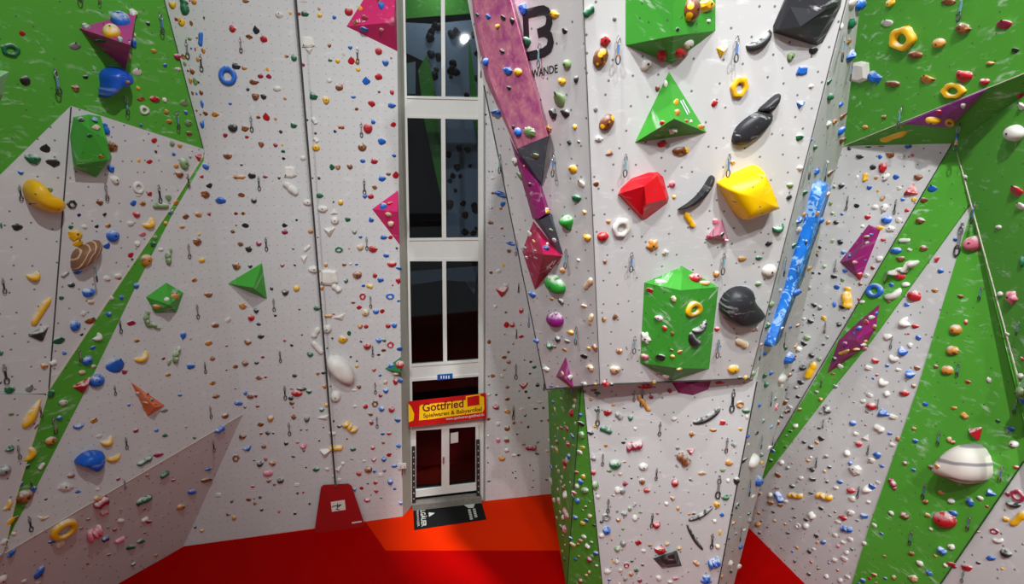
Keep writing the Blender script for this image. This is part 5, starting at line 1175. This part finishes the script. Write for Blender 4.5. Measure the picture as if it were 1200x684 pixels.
# the bolt that fixes a hold: one little hex head, shared
bv = [Vector((math.cos(i * math.pi / 3), math.sin(i * math.pi / 3), z)) for z in (0, 1) for i in range(6)]
BOLT = mesh('bolt', bv, [[i, (i + 1) % 6, 6 + (i + 1) % 6, 6 + i] for i in range(6)] + [[6, 7, 8, 9, 10, 11]])
BOLT.materials.append(M_BOLT)
def near_phrase(px, own):
    best = None
    for lab, cx, cy, r in VOLPX:
        dd = math.hypot(px[0] - cx, px[1] - cy) - r
        if 'vol:' + lab == own: continue
        if best is None or dd < best[0]: best = (dd, lab, cx, cy, r)
    if best is None or best[0] > 26: return ''
    dx, dy = px[0] - best[2], px[1] - best[3]
    rel = 'below' if dy > abs(dx) else ('above' if -dy > abs(dx) else 'beside')
    return rel + ' ' + best[1]
HO = []
for p in ind:
    loc, R3, sc, own, ppm = p['T']
    mk = 'egg' if p['kind'] in 'ep' else p['col']
    o = bpy.data.objects.new(KNAME.get(p['kind'], 'climbing_hold'), hold_mesh(p['kind'], p['var'], mk))
    C.objects.link(o)
    o.matrix_world = Matrix.Translation(loc) @ R3.to_4x4() @ Matrix.Diagonal((*sc, 1))
    p['obj'] = o
    size = 'tiny' if p['area'] < 34 else ('small' if p['area'] < 70 else ('medium' if p['area'] < 170 else 'large'))
    where = WHERE.get(own) or ('on ' + own[4:] if own.startswith('vol:') else 'set against a bigger hold')
    nr = near_phrase(p['px'], own)
    p['where'] = where
    coln = 'brown and yellow' if mk == 'egg' else COLN[p['col']]
    p['desc'] = coln + ' ' + SHAPE[p['kind']]
    p['label'] = ' '.join(t for t in (size, coln, SHAPE[p['kind']], 'hold', where, nr) if t)
    if min(p['w'], p['h']) >= 7.5 and p['kind'] in 'bsfepx':
        b_ = bpy.data.objects.new('bolt', BOLT)
        C.objects.link(b_)
        b_.parent = o
        rr = min(.016, .09 * min(sc[0], sc[1]))
        v, f, sm = proto(p['kind'], p['var'])
        top = max(v, key=lambda q: q.z)
        b_.matrix_local = Matrix.Translation((top.x, top.y, top.z - .02)) @ Matrix.Diagonal((rr / sc[0], rr / sc[1], .012 / sc[2] , 1))
from collections import Counter
for rnd in range(2):
    cnt = Counter(p['label'] for p in ind)
    for p in ind:
        if cnt[p['label']] > 1 and len(p['label'].split()) < 13:
            others = sorted((q for q in ind if q is not p), key=lambda q: (q['px'][0] - p['px'][0]) ** 2 + (q['px'][1] - p['px'][1]) ** 2)
            q = others[rnd]
            p['label'] += (', next to a ' if rnd == 0 else ' and a ') + q['desc'].replace(' rounded', '') + ' one'
for p in ind:
    w = p['label'].split()
    tag(p['obj'], ' '.join(w[:16]), 'climbing hold', 'climbing holds ' + p['where'])
# everything smaller: one mass of little holds
order = sorted(HOLD)
order = [k for k in order if k not in ('egg', 'chalky_blue')]
mv, mf, mm, msm = [], [], [], []
for p in placed:
    if id(p) in indset: continue
    v, f, sm = proto(p['kind'], p['var'])
    loc, R3, sc, own, ppm = p['T']
    k = len(mv)
    mv += [tuple(loc + R3 @ Vector((q.x * sc[0], q.y * sc[1], q.z * sc[2]))) for q in v]
    mf += [[k + i for i in ff] for ff in f]
    mm += [order.index(p['col'])] * len(f); msm += [sm] * len(f)
me = bpy.data.meshes.new('small_climbing_holds')
me.from_pydata(mv, [], mf)
me.polygons.foreach_set('material_index', mm); me.polygons.foreach_set('use_smooth', msm)
bm = bmesh.new(); bm.from_mesh(me); bmesh.ops.recalc_face_normals(bm, faces=bm.faces); bm.to_mesh(me); bm.free()
so = link('small_climbing_holds', me, [HOLD[k] for k in order])
tag(so, 'hundreds of small coloured climbing holds scattered over the walls', 'climbing holds', kind='stuff')

fv, ff = [], []
fr = random.Random(3)
for k in range(46):
    x, y = fr.uniform(524, 560), fr.uniform(30, 275)
    if k % 3 == 0: x, y = fr.uniform(500, 517), fr.uniform(30, 130)
    c_ = IN.at(x, y); r_ = fr.uniform(.05, .13)
    v, f, sm = proto('b', fr.randrange(16))
    kk = len(fv)
    fv += [tuple(c_ + Vector((1, .2, 0)) * (q.x * 2 * r_) + UP * (q.y * 2 * r_) + WIN.n * (q.z * r_)) for q in v]
    ff += [[kk + i for i in q] for q in f]
fo = link('reflection_holds', mesh('reflection_holds', fv, ff, True), plain('reflection_hold_dark', srgb(36, 26, 34), .6), rm)  # dark blobs imitating holds mirrored in the glass
fo['kind'] = 'stuff'

# ------------------------------------------------------------------ quickdraws
def oval(cz, hw, hh, r, segs=14, k=5):
    vs_, fs = [], []
    for i in range(segs):
        t = 2 * math.pi * i / segs
        c_ = Vector((hw * math.cos(t), 0, cz + hh * math.sin(t)))
        out = Vector((math.cos(t) / hw, 0, math.sin(t) / hh)).normalized()
        for j in range(k):
            a_ = 2 * math.pi * j / k
            vs_.append(c_ + out * (r * math.cos(a_)) + Vector((0, r * math.sin(a_), 0)))
    for i in range(segs):
        for j in range(k):
            fs.append([i * k + j, ((i + 1) % segs) * k + j, ((i + 1) % segs) * k + (j + 1) % k, i * k + (j + 1) % k])
    return vs_, fs
def boxg(x, y, z0, z1, y0=0):
    v = [Vector((sx * x, y0 + sy * y, z)) for z in (z0, z1) for sx, sy in ((-1, -1), (1, -1), (1, 1), (-1, 1))]
    return v, [[0, 1, 2, 3], [4, 5, 6, 7], [0, 1, 5, 4], [1, 2, 6, 5], [2, 3, 7, 6], [3, 0, 4, 7]]
QM = {}
for nm, geo, mt in (('hanger', boxg(.035, .02, -.09, .03, .02), M_STEEL), ('upper_carabiner', oval(-.20, .06, .125, .024), M_STEEL), ('lower_carabiner', oval(-.83, .085, .165, .028), M_DARKSTEEL)):
    QM[nm] = mesh(nm, *geo, smooth=(nm != 'hanger')); QM[nm].materials.append(mt)
SL = {}
for nm, col in (('teal', (92, 140, 150)), ('blue', (70, 110, 160)), ('black', (38, 38, 42)), ('grey', (130, 130, 126))):
    me = mesh('sling', *boxg(.042, .016, -.72, -.28)); me.materials.append(plain('sling_' + nm, srgb(*col), .8)); SL[nm] = me
TP = mesh('tape', *boxg(.047, .02, -.74, -.64)); TP.materials.append(plain('sling_tape_orange', srgb(205, 110, 40), .7))
done = []
draw_objs = []
for x0, y0, x1, y1 in draws:
    if y1 - y0 < 8: continue
    if any(abs(x0 - X0) < 8 and y0 < Y1 + 4 and y1 > Y0 - 4 for X0, Y0, Y1 in done): continue
    done.append((x0, y0, y1))
    d_ = ray(x0, y0)
    loc, n, idx, dist = BVH.ray_cast(CAM, d_)
    if loc is None: continue
    own = BOWN[idx]
    if n.dot(d_) > 0: n = -n
    vd = abs((ROT.transposed() @ (loc - CAM)).z)
    L = min(max((y1 - y0) / (F / vd), .22), .62)
    dark = own in ('back', 'glazing_side', 'tower_foot', 'right_grey', 'left_low', 'left_kick', 'right_back', 'left_bottom', 'left_mid', 'left_edge', 'green_strip', 'right_strip')
    q = empty('quickdraw', loc)
    nh = Vector((n.x, n.y, 0)).normalized()
    R3 = Matrix((UP.cross(nh) * -1, -nh, UP)).transposed()
    q.matrix_world = Matrix.Translation(loc + nh * .03) @ R3.to_4x4() @ Matrix.Scale(L, 4)
    for nm in ('hanger', 'upper_carabiner', 'lower_carabiner'):
        o = bpy.data.objects.new(nm, QM[nm]); C.objects.link(o); o.parent = q
        if nm == 'hanger': o.location = (0, 0, 0)
    sc_ = ('grey', 'black')[len(done) % 2] if dark else ('teal', 'blue')[len(done) % 2]
    o = bpy.data.objects.new('sling', SL[sc_]); C.objects.link(o); o.parent = q
    if len(done) % 3 == 0:
        t_ = bpy.data.objects.new('tape', TP); C.objects.link(t_); t_.parent = o
    where = WHERE.get(own) or ('on ' + own[4:] if own.startswith('vol:') else 'on a large hold')
    nr = near_phrase((x0, y0), own)
    draw_objs.append([q, ('steel quickdraw with ' + {'grey': 'grey', 'black': 'black', 'teal': 'teal', 'blue': 'blue'}[sc_] + ' sling hanging ' + where + ' ' + nr).strip(), (x0, y0), where])
cnt = Counter(d_[1] for d_ in draw_objs)
for d_ in draw_objs:
    lab = d_[1]
    if cnt[lab] > 1 and len(lab.split()) < 13:
        p = min(ind, key=lambda q: (q['px'][0] - d_[2][0]) ** 2 + (q['px'][1] - d_[2][1]) ** 2)
        lab += ', by a ' + p['desc'].replace(' rounded', '') + ' hold'
    tag(d_[0], ' '.join(lab.split()[:16]), 'quickdraw', 'quickdraws ' + d_[3])
